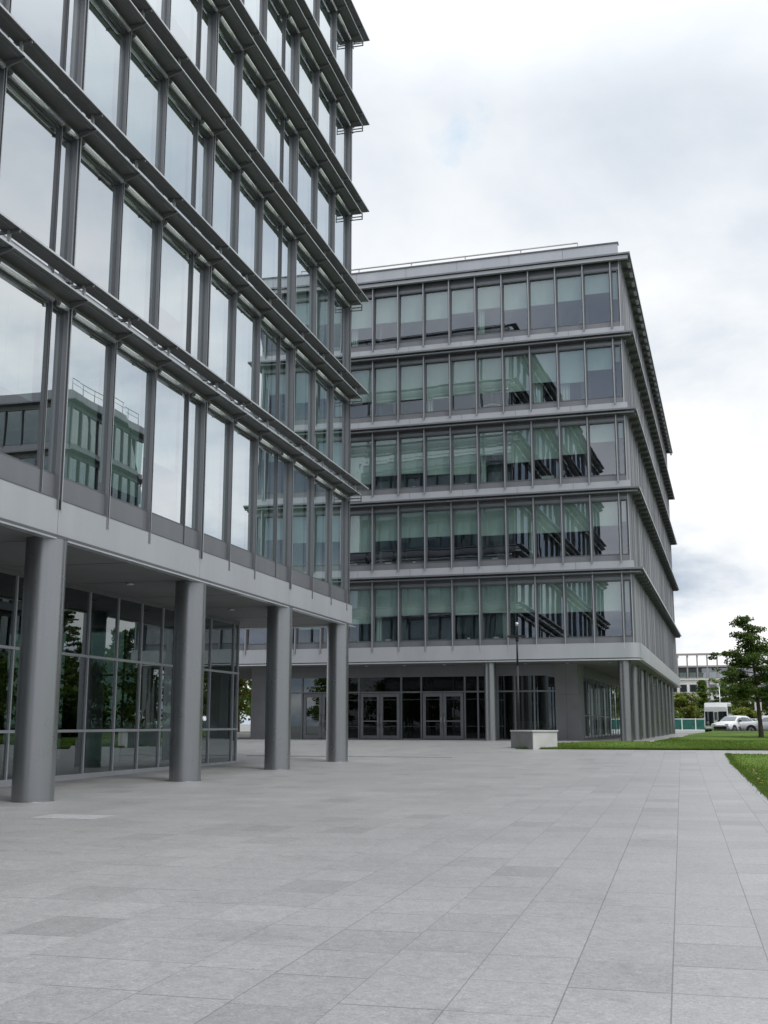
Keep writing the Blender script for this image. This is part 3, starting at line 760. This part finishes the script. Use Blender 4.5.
# ------------------------------------------------------------------ building C, right of the frame (seen in the near building's glass)
bC = empty('office_building', (20.4, 76.2, 0), 0, label='glass office block beyond the right lawn, seen mirrored in the near windows', cat='building')
TC1 = lambda a, o, z: (a, -o, z)        # front, facing the camera
TC2 = lambda a, o, z: (-o, a, z)        # side, facing the plaza
ZC = [26.3 - 3.95 * k for k in range(6)]
LC, DC = 24.0, 12.0
for T, L in ((TC1, LC), (TC2, DC)):
    g = MB('glass_dim')
    fr = MB('metal_dark'); bl = MB('interior')
    n = int(L / 1.5)
    for zt in ZC:
        for k in range(n):
            a0, a1 = L * k / n, L * (k + 1) / n
            g.face([T(a0 + .05, 0, zt - 3.2), T(a1 - .05, 0, zt - 3.2), T(a1 - .05, 0, zt - .4), T(a0 + .05, 0, zt - .4)])
            fr.box(a0 - .05, a0 + .05, -.05, .15, zt - 3.3, zt - .4, None, T)
            if (k * 7 + int(zt)) % 3: bl.face([T(a0 + .08, -.3, zt - 2.0), T(a1 - .08, -.3, zt - 2.0), T(a1 - .08, -.3, zt - .4), T(a0 + .08, -.3, zt - .4)])
    o = tag(fr.build('window', bC), kind='stuff'); g.build('pane', o); bl.build('blind', o)
for zt in ZC:
    m = MB('metal_shade'); m.box(-.05, LC, -.05, .1, zt - .4, zt + .7 if zt < 26 else zt + .1, None, TC1); m.box(.05, DC, -.05, .1, zt - .4, zt + .7 if zt < 26 else zt + .1, None, TC2)
    m.box(-.8, LC, -.0, .8, zt - .05, zt + .05, 'metal_dark', TC1); m.box(-.0, DC + .8, .0, .8, zt - .051, zt + .049, 'metal_dark', TC2); m.build('ledge', bC)
m = MB('interior_dark'); m.box(.5, LC, .5, DC, 2.6, 26.2); m.build('inner_core', bC)
m = MB('metal_mid'); m.box(-.2, LC, -.2, DC + .2, 26.4, 27.2); m.build('roof', bC)
m = MB('metal_mid')
for k in range(7): m.tube((-.1, 1.8 * k, 27.2), (-.1, 1.8 * k, 28.2), .03, n=6)
m.tube((-.1, 0, 28.2), (-.1, 10.8, 28.2), .03, n=6); m.tube((-.1, 0, 27.8), (-.1, 10.8, 27.8), .02, n=6); m.build('roof_railing', bC)
m = MB('glass_ground'); m.box(2, LC, 2, DC - 1, .76, 2.6, 'glass_ground'); m.box(3, LC, 3, DC - 1.5, .7, 2.6, 'interior_dark'); m.build('ground_floor', bC)
for k, (x, y) in enumerate([(.6, .6), (7, .6), (14, .6), (21, .6), (.6, 6), (.6, 11.4)]):
    m = MB('column_paint'); m.tube((x, y, .7), (x, y, 2.7), .35, n=20); m.build('column', bC)

# ------------------------------------------------------------------ planter block and lamp post
pl = empty('planter', (-6.17, 49.1, gz(49.1)), rad(0), label='low square stone block before the far entrance, dark left face, pale right face', cat='planter')
c45 = lambda u, v, z: (u * math.cos(rad(42)) - v * math.sin(rad(42)), u * math.sin(rad(42)) + v * math.cos(rad(42)), z)
# corner towards the camera at local origin; +u runs right-back, +v runs left-back
m = MB('concrete_light'); m.box(0, 1.28, 0.02, 1.62, -.05, .74, None, c45); m.build('stone_block', pl, .01)
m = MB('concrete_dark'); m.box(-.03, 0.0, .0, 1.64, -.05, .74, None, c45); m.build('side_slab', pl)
m = MB('concrete_light'); m.box(-.05, 1.31, -.03, 1.66, .742, .80, None, c45); m.build('capping', pl, .006)
# lamp post: behind the block
lx, ly = -7.33, 53.2
lp = empty('lamp_post', (lx, ly, gz(ly)), 0, label='slim black lamp post behind the stone block', cat='lamp post')
m = MB('black'); m.tube((0, 0, 0), (0, 0, 3.6), .055, .055, n=16); m.tube((0, 0, 3.6), (0, 0, 4.9), .05, .04, n=16); m.tube((0, 0, 0), (0, 0, .12), .10, n=16); m.build('pole', lp)
m = MB('black'); m.tube((0, 0, 4.75), (0, 0, 4.95), .07, n=16); m.box(-.42, .42, -.10, .10, 4.93, 5.02); m.build('crossarm', lp)
m = MB('black'); m.tube((0, 0, 4.98), (0, 0, 5.5), .025, n=8); m.tube((0, 0, 5.46), (0.03, 0, 5.62), .05, .09, n=12, mat='metal_edge'); m.tube((0.03, 0, 5.62), (.05, 0, 5.72), .05, .01, n=12); m.build('camera_head', lp)

# ------------------------------------------------------------------ cars
def lathe_wheel(m, x, y, r, side, mat='rubber'):
    m.tube((x, y - .1 * side, r), (x, y + .1 * side, r), r, n=24, mat=mat)
def make_car(name, label, cat, loc, rotz, paint, L, prof, W=.9, glass=None, boxy=False, group=None, extra=None):
    """prof: stations (x, z_bottom, z_belt, z_roof, half width of roof)"""
    root = empty(name, loc, rotz, label=label, cat=cat, group=group)
    body = MB(paint); rings = []
    for (x, zl, zb_, zr, hr) in prof:
        hw = W - (.08 if x in (prof[0][0], prof[-1][0]) else 0)
        half = [(0, zl), (hw * .9, zl), (hw, zl + .18), (hw, (zl + zb_) / 2 + .05), (hw * .97, zb_), (hr, max(zr - .06, zb_ + .001)), (hr * .9, max(zr, zb_ + .002)), (0, max(zr + .015, zb_ + .003))]
        ringp = [(x, y, z) for y, z in half] + [(x, -y, z) for y, z in reversed(half[1:-1])]
        rings.append(ringp)
    base = len(body.v); n = len(rings[0])
    for rg in rings: body.v += rg
    k = body.mi(paint)
    for i in range(len(rings) - 1):
        for j in range(n):
            jj = (j + 1) % n
            body.f.append((base + i * n + j, base + i * n + jj, base + (i + 1) * n + jj, base + (i + 1) * n + j)); body.m.append(k); body.sm.append(not boxy)
    body.f.append(tuple(base + j for j in range(n))); body.m.append(k); body.sm.append(False)
    body.f.append(tuple(base + (len(rings) - 1) * n + j for j in reversed(range(n)))); body.m.append(k); body.sm.append(False)
    body.build('body', root)
    def lerp(x):
        for a, b in zip(prof, prof[1:]):
            if a[0] <= x <= b[0]:
                t = (x - a[0]) / (b[0] - a[0]); return [a[i] + (b[i] - a[i]) * t for i in range(5)]
        return prof[-1]
    for (xa, xb) in glass:
        for s in (1, -1):
            g = MB('car_glass'); nn = 6; pts_lo, pts_hi = [], []
            for q in range(nn + 1):
                x = xa + (xb - xa) * q / nn; _, zl, zb_, zr, hr = lerp(x)
                H_ = zr - zb_
                lo = (x, s * (W * .97 + .012), zb_ + .04); hi_t = .82
                hi = (x, s * (W * .97 + (hr - W * .97) * hi_t + .014), zb_ + .04 + (H_ - .1) * hi_t)
                pts_lo.append(lo); pts_hi.append(hi)
            for q in range(nn): g.face([pts_lo[q], pts_lo[q + 1], pts_hi[q + 1], pts_hi[q]])
            g.build('side_window', root)
    if not boxy and len(prof) == 10:
        for (a, b, sgn) in ((prof[3], prof[4], 1), (prof[7], prof[8], -1)):
            g = MB('car_glass'); lo, hi = (a, b) if sgn == 1 else (b, a)
            wl, wh = lo[4] * .96, hi[4] * .92
            P0, P1 = Vector((lo[0] + .02 * sgn, 0, lo[3] + .05)), Vector((hi[0] - .02 * sgn, 0, hi[3] - .0))
            up = Vector((-.02 * sgn, 0, .03))
            g.face([P0 + Vector((0, -wl, 0)) + up, P0 + Vector((0, wl, 0)) + up, P1 + Vector((0, wh, 0)) + up, P1 + Vector((0, -wh, 0)) + up]); g.build('windscreen' if sgn == 1 else 'rear_window', root)
    for x in (prof[0][0] + L * .18, prof[-1][0] - L * .19):
        for s in (1, -1):
            w = MB('rubber'); r = .34
            w.tube((x, s * (W - .2), r), (x, s * (W + .012), r), r, n=28); wo = w.build('wheel', root)
            a = MB('alloy'); a.tube((x, s * (W + .012), r), (x, s * (W + .022), r), r * .62, n=20)
            for q in range(5):
                t = q * 2 * math.pi / 5; a.tube((x, s * (W + .026), r), (x + .2 * math.cos(t), s * (W + .026), r + .2 * math.sin(t)), .025, n=6, mat='black')
            a.build('rim', wo)
            ar = MB('black'); ar.tube((x, s * (W - .3), r + .02), (x, s * (W + .004), r + .02), r + .07, n=28); ar.build('wheel_arch', root)
    if extra: extra(root)
    return root
SUVP = [(-2.25, .42, .70, .72, .70), (-2.15, .28, .84, .90, .72), (-1.25, .24, .98, 1.02, .74), (-.95, .24, 1.0, 1.08, .72), (-.35, .24, 1.02, 1.45, .62), (.3, .24, 1.03, 1.54, .62), (1.2, .24, 1.05, 1.52, .62), (1.75, .26, 1.06, 1.40, .60), (2.15, .32, 1.0, 1.06, .66), (2.28, .45, .85, .88, .7)]
def lights(root):
    for s in (1, -1):
        h = MB('white_stone'); h.box(-2.24, -1.95, s * .60 - .16, s * .60 + .16, .70, .82); h.build('headlight', root)
        h = MB('red_lens'); h.box(2.1, 2.29, s * .68 - .14, s * .68 + .14, .86, 1.0); h.build('tail_light', root)
        mr = MB('black'); mr.box(-.75, -.58, s * 1.0 - .1, s * 1.0 + .1, 1.02, 1.16); mr.build('mirror', root)
    b = MB('black'); b.box(-2.29, -2.1, -.6, .6, .42, .62); b.build('grille', root)
# direct view: SUV behind the tree, nose to the left
make_car('parked_car', 'white estate car parked side-on behind the lawn tree', 'car', (6.85, 99.5, .772), rad(3), 'car_white', 4.5, SUVP, glass=[(-.75, -.02), (.05, .95), (1.02, 1.75)], extra=lights)
make_car('parked_car', 'silver estate car parked to the right of the white one', 'car', (11.0, 100.5, .772), rad(2), 'car_silver', 4.5, SUVP, glass=[(-.75, -.02), (.05, .95), (1.02, 1.75)], extra=lights)
JEEP = [(-2.1, .55, 1.0, 1.02, .78), (-2.0, .45, 1.10, 1.15, .80), (-1.0, .42, 1.16, 1.20, .82), (-.85, .42, 1.18, 1.75, .80), (-.7, .42, 1.18, 1.90, .80), (.8, .42, 1.18, 1.92, .80), (1.9, .42, 1.18, 1.90, .80), (2.0, .5, 1.15, 1.8, .8)]
make_car('parked_car', 'boxy white off-road car on the right, seen mirrored in the lobby glass', 'car', (14.6, 91, .772), rad(8), 'car_white', 4.1, JEEP, glass=[(-.7, .1), (.18, 1.0), (1.08, 1.85)], extra=None)
make_car('parked_car', 'small white hatchback between the minibus and the estate car', 'car', (4.35, 104.5, .772), rad(58), 'car_white', 4.5, SUVP, glass=[(-.75, -.02), (.05, .95), (1.02, 1.75)], extra=lights)
def busx(root):
    m = MB('car_glass'); m.box(-3.04, -2.98, -.95, -.22, .7, 1.95); m.box(-3.04, -2.98, .22, .95, .7, 1.95); m.box(-3.035, -2.98, -.12, .12, 1.2, 1.9); m.build('windscreen', root)
    m = MB('black'); m.box(-3.03, -2.99, -.2, .2, .45, .6); m.build('grille', root)
    for s in (1, -1):
        m = MB('white_stone'); m.box(-3.04, -2.99, s * .75 - .13, s * .75 + .13, .85, 1.05); m.build('headlight', root)
BUS = [(-3.0, .45, 1.2, 2.35, .98), (-2.8, .35, 1.2, 2.75, 1.0), (3.0, .35, 1.2, 2.8, 1.0), (3.05, .4, 1.2, 2.7, .98)]
make_car('minibus', 'white high-roofed minibus parked beside the green fence', 'minibus', (3.35, 112.0, .772), rad(84), 'car_white', 6.0, BUS, W=1.08, glass=[(-2.4, -1.1), (-.9, .5), (.7, 2.6)], boxy=True, extra=busx)

# ------------------------------------------------------------------ green site fence
gf = empty('site_fence', (-14, 158, .74), 0, label='low dark green mesh fence with white posts across the back of the lawn', cat='fence')
for k in range(17):
    x = k * 1.75
    m = MB('green_mesh'); m.box(x + .06, x + 1.69, -.02, .02, .15, 1.42); m.build('mesh_panel', gf)
    m = MB('white_paint'); m.box(x - .06, x + .06, -.05, .05, 0, 1.62); m.build('post', gf)
m = MB('white_paint'); m.box(-.1, 29.9, -.035, .035, 1.46, 1.56); m.box(-.1, 29.9, -.2, .1, -.05, .12); m.build('rail', gf)

# ------------------------------------------------------------------ signs and mast at the car park
def sign(x, y, ytop, w, h, label, board='white_paint', post='white_paint'):
    r = empty('sign_board', (x, y, .77), 0, label=label, cat='sign')
    m = MB(post); m.box(-.09, .09, -.03, .03, 0, ytop); m.build('post', r)
    m = MB(board); m.box(-w / 2, w / 2, -.075, -.035, ytop - h * .6, ytop + h * .4); m.box(-w / 2 - .03, w / 2 + .03, -.034, -.031, ytop - h * .6 - .03, ytop + h * .4 + .03, 'metal_light'); m.build('board', r)
sign(7.3, 118, 2.6, .62, .8, 'white sign board on a pale post above the parked cars')
sign(9.2, 116, 2.7, .8, .75, 'white sign board on a brown post right of the tree trunk', post='wood')
r = empty('light_mast', (4.75, 150, .77), 0, label='thin pale mast rising behind the white minibus', cat='mast')
m = MB('metal_edge'); m.tube((0, 0, 0), (0, 0, 5.6), .07, .04, n=10); m.build('pole', r)
m = MB('metal_light'); m.box(-.35, .1, -.06, .06, 5.55, 5.65); m.build('lamp_head', r)

# ------------------------------------------------------------------ far gridded building
fb = empty('apartment_building', (-14, 240, .7), rad(-1.5), label='distant white block with an open grey frame along its roof', cat='building')
PT = 1.95; NB = 30; fl = [0, 3.4, 6.5, 9.6]
m = MB('white_stone'); m.box(0, NB * PT, 0, 12, 0, 9.7); m.build('wall', fb)
wn = []
for k in range(NB):
    for r in range(3):
        if r == 0 and k % 3 == 0: continue
        x = k * PT + .25; z = 1.0 + 3.1 * r
        f = MB('warm_grey'); f.box(x, x + PT - .5, -.06, .0, z, z + .08); f.box(x, x + PT - .5, -.06, 0, z + 1.5, z + 1.6); f.box(x, x + .07, -.05, 0, z + .08, z + 1.5); f.box(x + PT - .57, x + PT - .5, -.05, 0, z + .08, z + 1.5)
        g = MB('car_glass'); g.face([(x + .07, -.02, z + .08), (x + PT - .57, -.02, z + .08), (x + PT - .57, -.02, z + 1.5), (x + .07, -.02, z + 1.5)])
        wn.append(((x, 0, z), f, [('pane', g)]))
for k in range(NB):      # glazed storey under the frame
    x = k * PT
    f = MB('warm_grey'); f.box(x - .14, x + .14, -.25, .1, 9.9, 12.2); f.box(x + .14, x + PT - .14, -.1, 0, 9.9, 10.15)
    g = MB('glass_b'); g.face([(x + .14, .3, 10.15), (x + PT - .14, .3, 10.15), (x + PT - .14, .3, 12.0), (x + .14, .3, 12.0)])
    b = MB('white_stone'); b.face([(x + .3, .9, 10.15), (x + PT - .3, .9, 10.15), (x + PT - .3, .9, 11.2), (x + .3, .9, 11.2)])
    wn.append(((x, 0, 11), f, [('pane', g), ('blind', b)]))
ranked('window', fb, wn)
m = MB('warm_grey'); m.box(0, NB * PT, -.3, 12, 9.7, 9.9, 'white_stone'); m.box(0, NB * PT, -.3, 12, 12.2, 12.55); m.box(0, NB * PT, 2, 11, 9.9, 12.2, 'interior'); m.build('roof', fb)
m = MB('warm_grey')
for k in range(NB + 1): m.box(k * PT - .14, k * PT + .14, -.3, .1, 12.55, 14.6); m.box(k * PT - .12, k * PT + .12, .1, 8, 14.62, 14.9)
m.box(-.2, NB * PT + .2, -.34, .14, 14.6, 15.0); m.build('roof_frame', fb)
for k in range(0, NB, 5):
    m = MB('metal_shade'); m.box(k * PT + .05, k * PT + .25, -.2, -.08, 0, 9.7); m.build('drainpipe', fb)

# ------------------------------------------------------------------ trees
def leafcloud(m, c, rad_, n, size, rnd, flat=.6, mats=('leaf_dark',)):
    for _ in range(n):
        while True:
            p = Vector((rnd.uniform(-1, 1), rnd.uniform(-1, 1), rnd.uniform(-1, 1)))
            if p.length < 1: break
        P = Vector(c) + Vector((p.x * rad_, p.y * rad_, p.z * rad_ * flat))
        q = Euler((rnd.gauss(0, .7), rnd.gauss(0, .7), rnd.uniform(0, 6.28))).to_matrix()
        s = size * rnd.uniform(.6, 1.4)
        a = [q @ Vector(v) for v in ((-s * .5, 0, 0), (0, -s * .3, -.1 * s), (s * .6, 0, 0), (0, s * .3, .1 * s))]
        m.face([P + v for v in a], rnd.choice(mats))
def make_tree(name, label, loc, H, R, seed, mats, base=.22, layers=9, leaves=9000, lsize=.16, tr=.14, shape='cone', group=None, cluster=.42, cat='tree', openness=1.0, lean=0.0):
    rnd = random.Random(seed); root = empty(name, loc, 0 if lean else rnd.uniform(0, 6), label=label, cat=cat, group=group)
    t = MB('bark'); c = MB('leaf_dark')
    pts = [Vector((0, 0, -.1))]; x = y = 0
    for k in range(1, 9):
        x += rnd.gauss(0, .012 * H / 8) + lean * H / 8 * (.3 + k / 8); y += rnd.gauss(0, .012 * H / 8); pts.append(Vector((x, y, H * .97 * k / 8)))
    for k in range(8): t.tube(pts[k], pts[k + 1], tr * (1 - k / 8.6) * (1.15 if k == 0 else 1), tr * (1 - (k + 1) / 8.6), n=10, caps=False)
    ends = []
    def at(h):
        f = h / (H * .97) * 8; i = min(7, int(f)); return pts[i].lerp(pts[i + 1], f - i)
    nb = layers * 5
    for k in range(nb):
        h = H * (base + (0.97 - base) * (k + rnd.random()) / nb)
        f = (h / H - base) / (1 - base)
        if shape == 'cone': reach = R * ((1 - f) ** .9 * (1 if f < .42 else .62)) * (1 if f > .10 else .72)
        elif shape == 'ball': reach = R * math.sqrt(max(.05, 1 - (2 * f - .9) ** 2))
        else: reach = R * (1 - .75 * f)
        if shape == 'tiered': reach = R * (.75 if f < .12 else 1.0 if f < .5 else .62 if f < .66 else .40 * (1.25 - f) * 1.6)
        reach *= rnd.uniform(.5, 1.12)
        if shape == 'tiered': reach = min(reach, R * (1.05 if f < .5 else .42))
        if shape == 'tiered' and f > .6 and rnd.random() < .35: continue
        a = k * 2.4 + rnd.uniform(-.4, .4); up = rnd.uniform(.0, .35) + .25 * f
        s = at(h); d = Vector((math.cos(a), math.sin(a), up))
        m1 = s + d * reach * .55; e = s + d * reach + Vector((0, 0, rnd.uniform(-.12, .08) * reach))
        r0 = tr * .32 * (1 - f * .6)
        t.tube(s, m1, r0, r0 * .6, n=6, caps=False); t.tube(m1, e, r0 * .6, r0 * .2, n=5, caps=False)
        for g in range(3 + int(reach * 2)):
            u = rnd.uniform(.3, 1.05); P = s.lerp(e, u) + Vector((rnd.gauss(0, .13 * reach), rnd.gauss(0, .13 * reach), rnd.gauss(0, .05 * reach)))
            t.tube(s.lerp(e, u * .85), P, r0 * .25, r0 * .1, n=4, caps=False)
            ends.append((P, max(.5, 1 - .3 * u)))
    per = max(3, leaves // len(ends))
    for P, w in ends:
        if rnd.random() > openness: continue
        leafcloud(c, P, cluster * rnd.uniform(.55, 1.25), int(per * rnd.uniform(.5, 1.5)), lsize, rnd, .38, mats)
    t.build('trunk', root); c.build('crown', root); return root
LD, LM, LY = ('leaf_dark',), ('leaf_mid', 'leaf_dark', 'leaf_mid'), ('leaf_yellow', 'leaf_mid', 'leaf_yellow')
make_tree('tree', 'dark green layered tree on the lawn in front of the parked cars', (4.35, 69, .78), 7.3, 2.45, 21, ('leaf_dark', 'leaf_dark', 'leaf_mid'), base=.28, leaves=17000, lsize=.14, tr=.14, cluster=.48, openness=.88, shape='tiered', lean=-.07)
make_tree('tree', 'taller tree at the right edge with only branch tips in view', (7.55, 66, .78), 9.0, 2.9, 5, LD, base=.25, leaves=12000, lsize=.14, tr=.17, cluster=.36, openness=.85, shape='tiered')
specs = [ # x, y, H, R, mats, label, shape
 (3.1, 176, 7.4, 2.3, LM, 'bright green pointed tree behind the green fence', 'cone'),
 (.2, 172, 5.2, 2.6, LY, 'low yellow-green bush beside the far block', 'ball'),
 (6.8, 182, 7.6, 3.4, LM, 'broad green tree behind the white minibus', 'ball'),
 (9.8, 178, 7.4, 3.2, LY, 'yellow-green tree behind the sign boards', 'ball'),
 (13.6, 175, 8.0, 3.6, LM, 'round green tree beyond the parked estate car', 'ball'),
 (17.5, 180, 8.0, 3.6, LY, 'yellowing tree at the far right of the car park', 'ball'),
 (4.7, 166, 3.2, 1.9, LY, 'small yellow-green shrub behind the minibus', 'ball'),
 (-1.6, 160.5, 2.6, 1.6, LM, 'small shrub behind the left end of the visible fence', 'ball'),
 (7.8, 160, 2.8, 2.2, LY, 'pale shrub behind the cars near the brown post', 'ball'),
 (-33.2, 80, 7.5, 2.7, LY, 'tree with yellow patches seen past the lobby glass', 'ball'),
 (-38, 91, 9.5, 3.8, LM, 'green tree behind the yellow-patched one past the lobby', 'ball'),
 (-43, 104, 10.0, 4.2, LM, 'green tree farthest back past the lobby corner', 'ball'),
]
for k, (x, y, H, R, ms, lab, sh) in enumerate(specs):
    far = y > 120
    make_tree('tree' if H > 4 else 'shrub', lab, (x, y, .72), H, R, 40 + k, ms + (('leaf_gold',) if (y < 90 and 'yellow' in lab) else ()), base=.06 if (far or H < 7) else .14, leaves=6500 if far else 9000, lsize=.30 if far else .2, tr=.14, shape=sh, cluster=.62 if far else .5, cat='tree' if H > 4 else 'shrub')
# trees to the right of the frame, mirrored in the lobby glass
right = [(10.5, 62, 7.6, 2.8, 'first tree of the row right of the frame'), (10.0, 79, 8.0, 2.8, 'second tree of the row right of the frame'), (11, 106, 8.5, 3.2, 'tree beyond the car park right of the frame')]
for k, (x, y, H, R, lab) in enumerate(right):
    make_tree('tree', lab + ', mirrored in the lobby glass', (x, y, .78), H, R, 80 + k, LM if k % 2 else ('leaf_dark', 'leaf_mid'), base=.18, leaves=6000, lsize=.24, tr=.15, cluster=.5)

# ------------------------------------------------------------------ tree belts far off
def belt(name, label, x0, x1, y0, y1, n, seed, h0=6.5, h1=10):
    rnd = random.Random(seed); m = MB('leaf_mid')
    for k in range(n):
        x = x0 + (x1 - x0) * (k + rnd.random()) / n; y = rnd.uniform(y0, y1); H = rnd.uniform(h0, h1); R = rnd.uniform(2.4, 3.8)
        mats = rnd.choice([('leaf_mid',), ('leaf_dark', 'leaf_mid'), ('leaf_yellow', 'leaf_mid'), ('leaf_dark',)])
        m.tube((x, y, .6), (x, y, H * .6), .16, .06, n=6, mat='bark', caps=False)
        for q in range(26):
            a = rnd.uniform(0, 6.28); h = rnd.uniform(.12, .95); rr_ = R * math.sqrt(max(.1, 1 - (2 * h - .9) ** 2)) * rnd.uniform(.2, .95)
            leafcloud(m, (x + rr_ * math.cos(a), y + rr_ * math.sin(a), .7 + H * h), 1.15, 62, .42, rnd, .6, mats)
    tag(m.build(name), label, 'trees', kind='stuff')
belt('tree_belt', 'line of trees beyond the car park right of the frame', 12, 95, 133, 150, 26, 4)
belt('tree_belt', 'mass of green trees far behind the passage at left', -78, -34, 112, 128, 16, 9)

belt('tree_belt', 'dense trees right of the frame, mirrored dark green in the lobby glass', 13.5, 19.5, 56, 98, 24, 12, 4.2, 6.0)
# ------------------------------------------------------------------ small things on the window sills of the far block
ORD = ['first', 'second', 'third', 'fourth', 'fifth', 'sixth', 'seventh', 'eighth', 'ninth']
def sill_item(r, k, kind, dx=0.0):
    x = -.40 - 1.405 * (k + .5) + dx
    c, q = math.cos(-BR), math.sin(-BR)
    lx, ly = x, .36
    loc = (B0[0] + c * lx - q * ly, B0[1] + q * lx + c * ly, WB[r] - .05)
    m = MB('paper')
    where = '%s window row up, %s wide pane from right' % (ORD[r], ORD[k])
    if kind == 'papers':
        for j in range(3): m.box(-.16 + .02 * j, .14 + .015 * j, -.1, .1, .001 + .07 * j, .068 + .07 * j, None)
        nm, lab, cat = 'paper_stack', 'white papers on sill, ', 'papers'
    elif kind == 'mug':
        m.tube((0, 0, 0), (0, 0, .2), .065, .075, n=14); m.tube((.07, 0, .05), (.12, 0, .1), .012, n=6); m.tube((.12, 0, .1), (.07, 0, .16), .012, n=6)
        m.box(-.22, -.1, -.05, .05, 0, .12, 'paper'); nm, lab, cat = 'mug', 'white mug and box on sill, ', 'mug'
    elif kind == 'box':
        m.box(-.3, .3, -.12, .12, 0, .26); m.box(-.31, .31, -.13, .13, .262, .30, 'white_paint'); nm, lab, cat = 'storage_box', 'white lidded box on sill, ', 'box'
    else:
        n = 12
        for j in range(n):
            a0, a1 = math.pi * j / n, math.pi * (j + 1) / n
            m.tube((.55 * math.cos(a0), 0, .06 + .26 * math.sin(a0)), (.55 * math.cos(a1), 0, .06 + .26 * math.sin(a1)), .05, n=8, mat='metal_light')
        m.box(-.6, .6, -.05, .05, 0, .05, 'metal_light'); nm, lab, cat = 'arched_lamp', 'grey arched object on sill, ', 'lamp'
    loc = (loc[0] * BS, loc[1] * BS, EYE + (loc[2] - EYE) * BS)
    o = m.build(nm, loc=loc, rotz=-BR); tag(o, lab + where, cat)
for a in [(0, 5, 'mug'), (0, 4, 'papers'), (0, 8, 'papers'), (1, 4, 'papers'), (1, 7, 'mug'), (1, 8, 'papers'), (2, 5, 'mug'), (2, 7, 'mug'), (2, 2, 'box'), (3, 4, 'arch'), (4, 7, 'papers'), (4, 6, 'papers')]: sill_item(*a)
belt('tree_belt', 'added out-of-frame trees left of the near block, darkening the far entrance reflection', -72, -56, -25, 62, 20, 31, 7, 10)  # added out of view so the far entrance glass mirrors less bright sky
belt('tree_belt', 'added out-of-frame trees behind the camera at left, darkening the far entrance doors', -70, -30, -62, -42, 16, 37, 7, 10)  # second added belt, hides the low sky mirrored in the left entrance bay
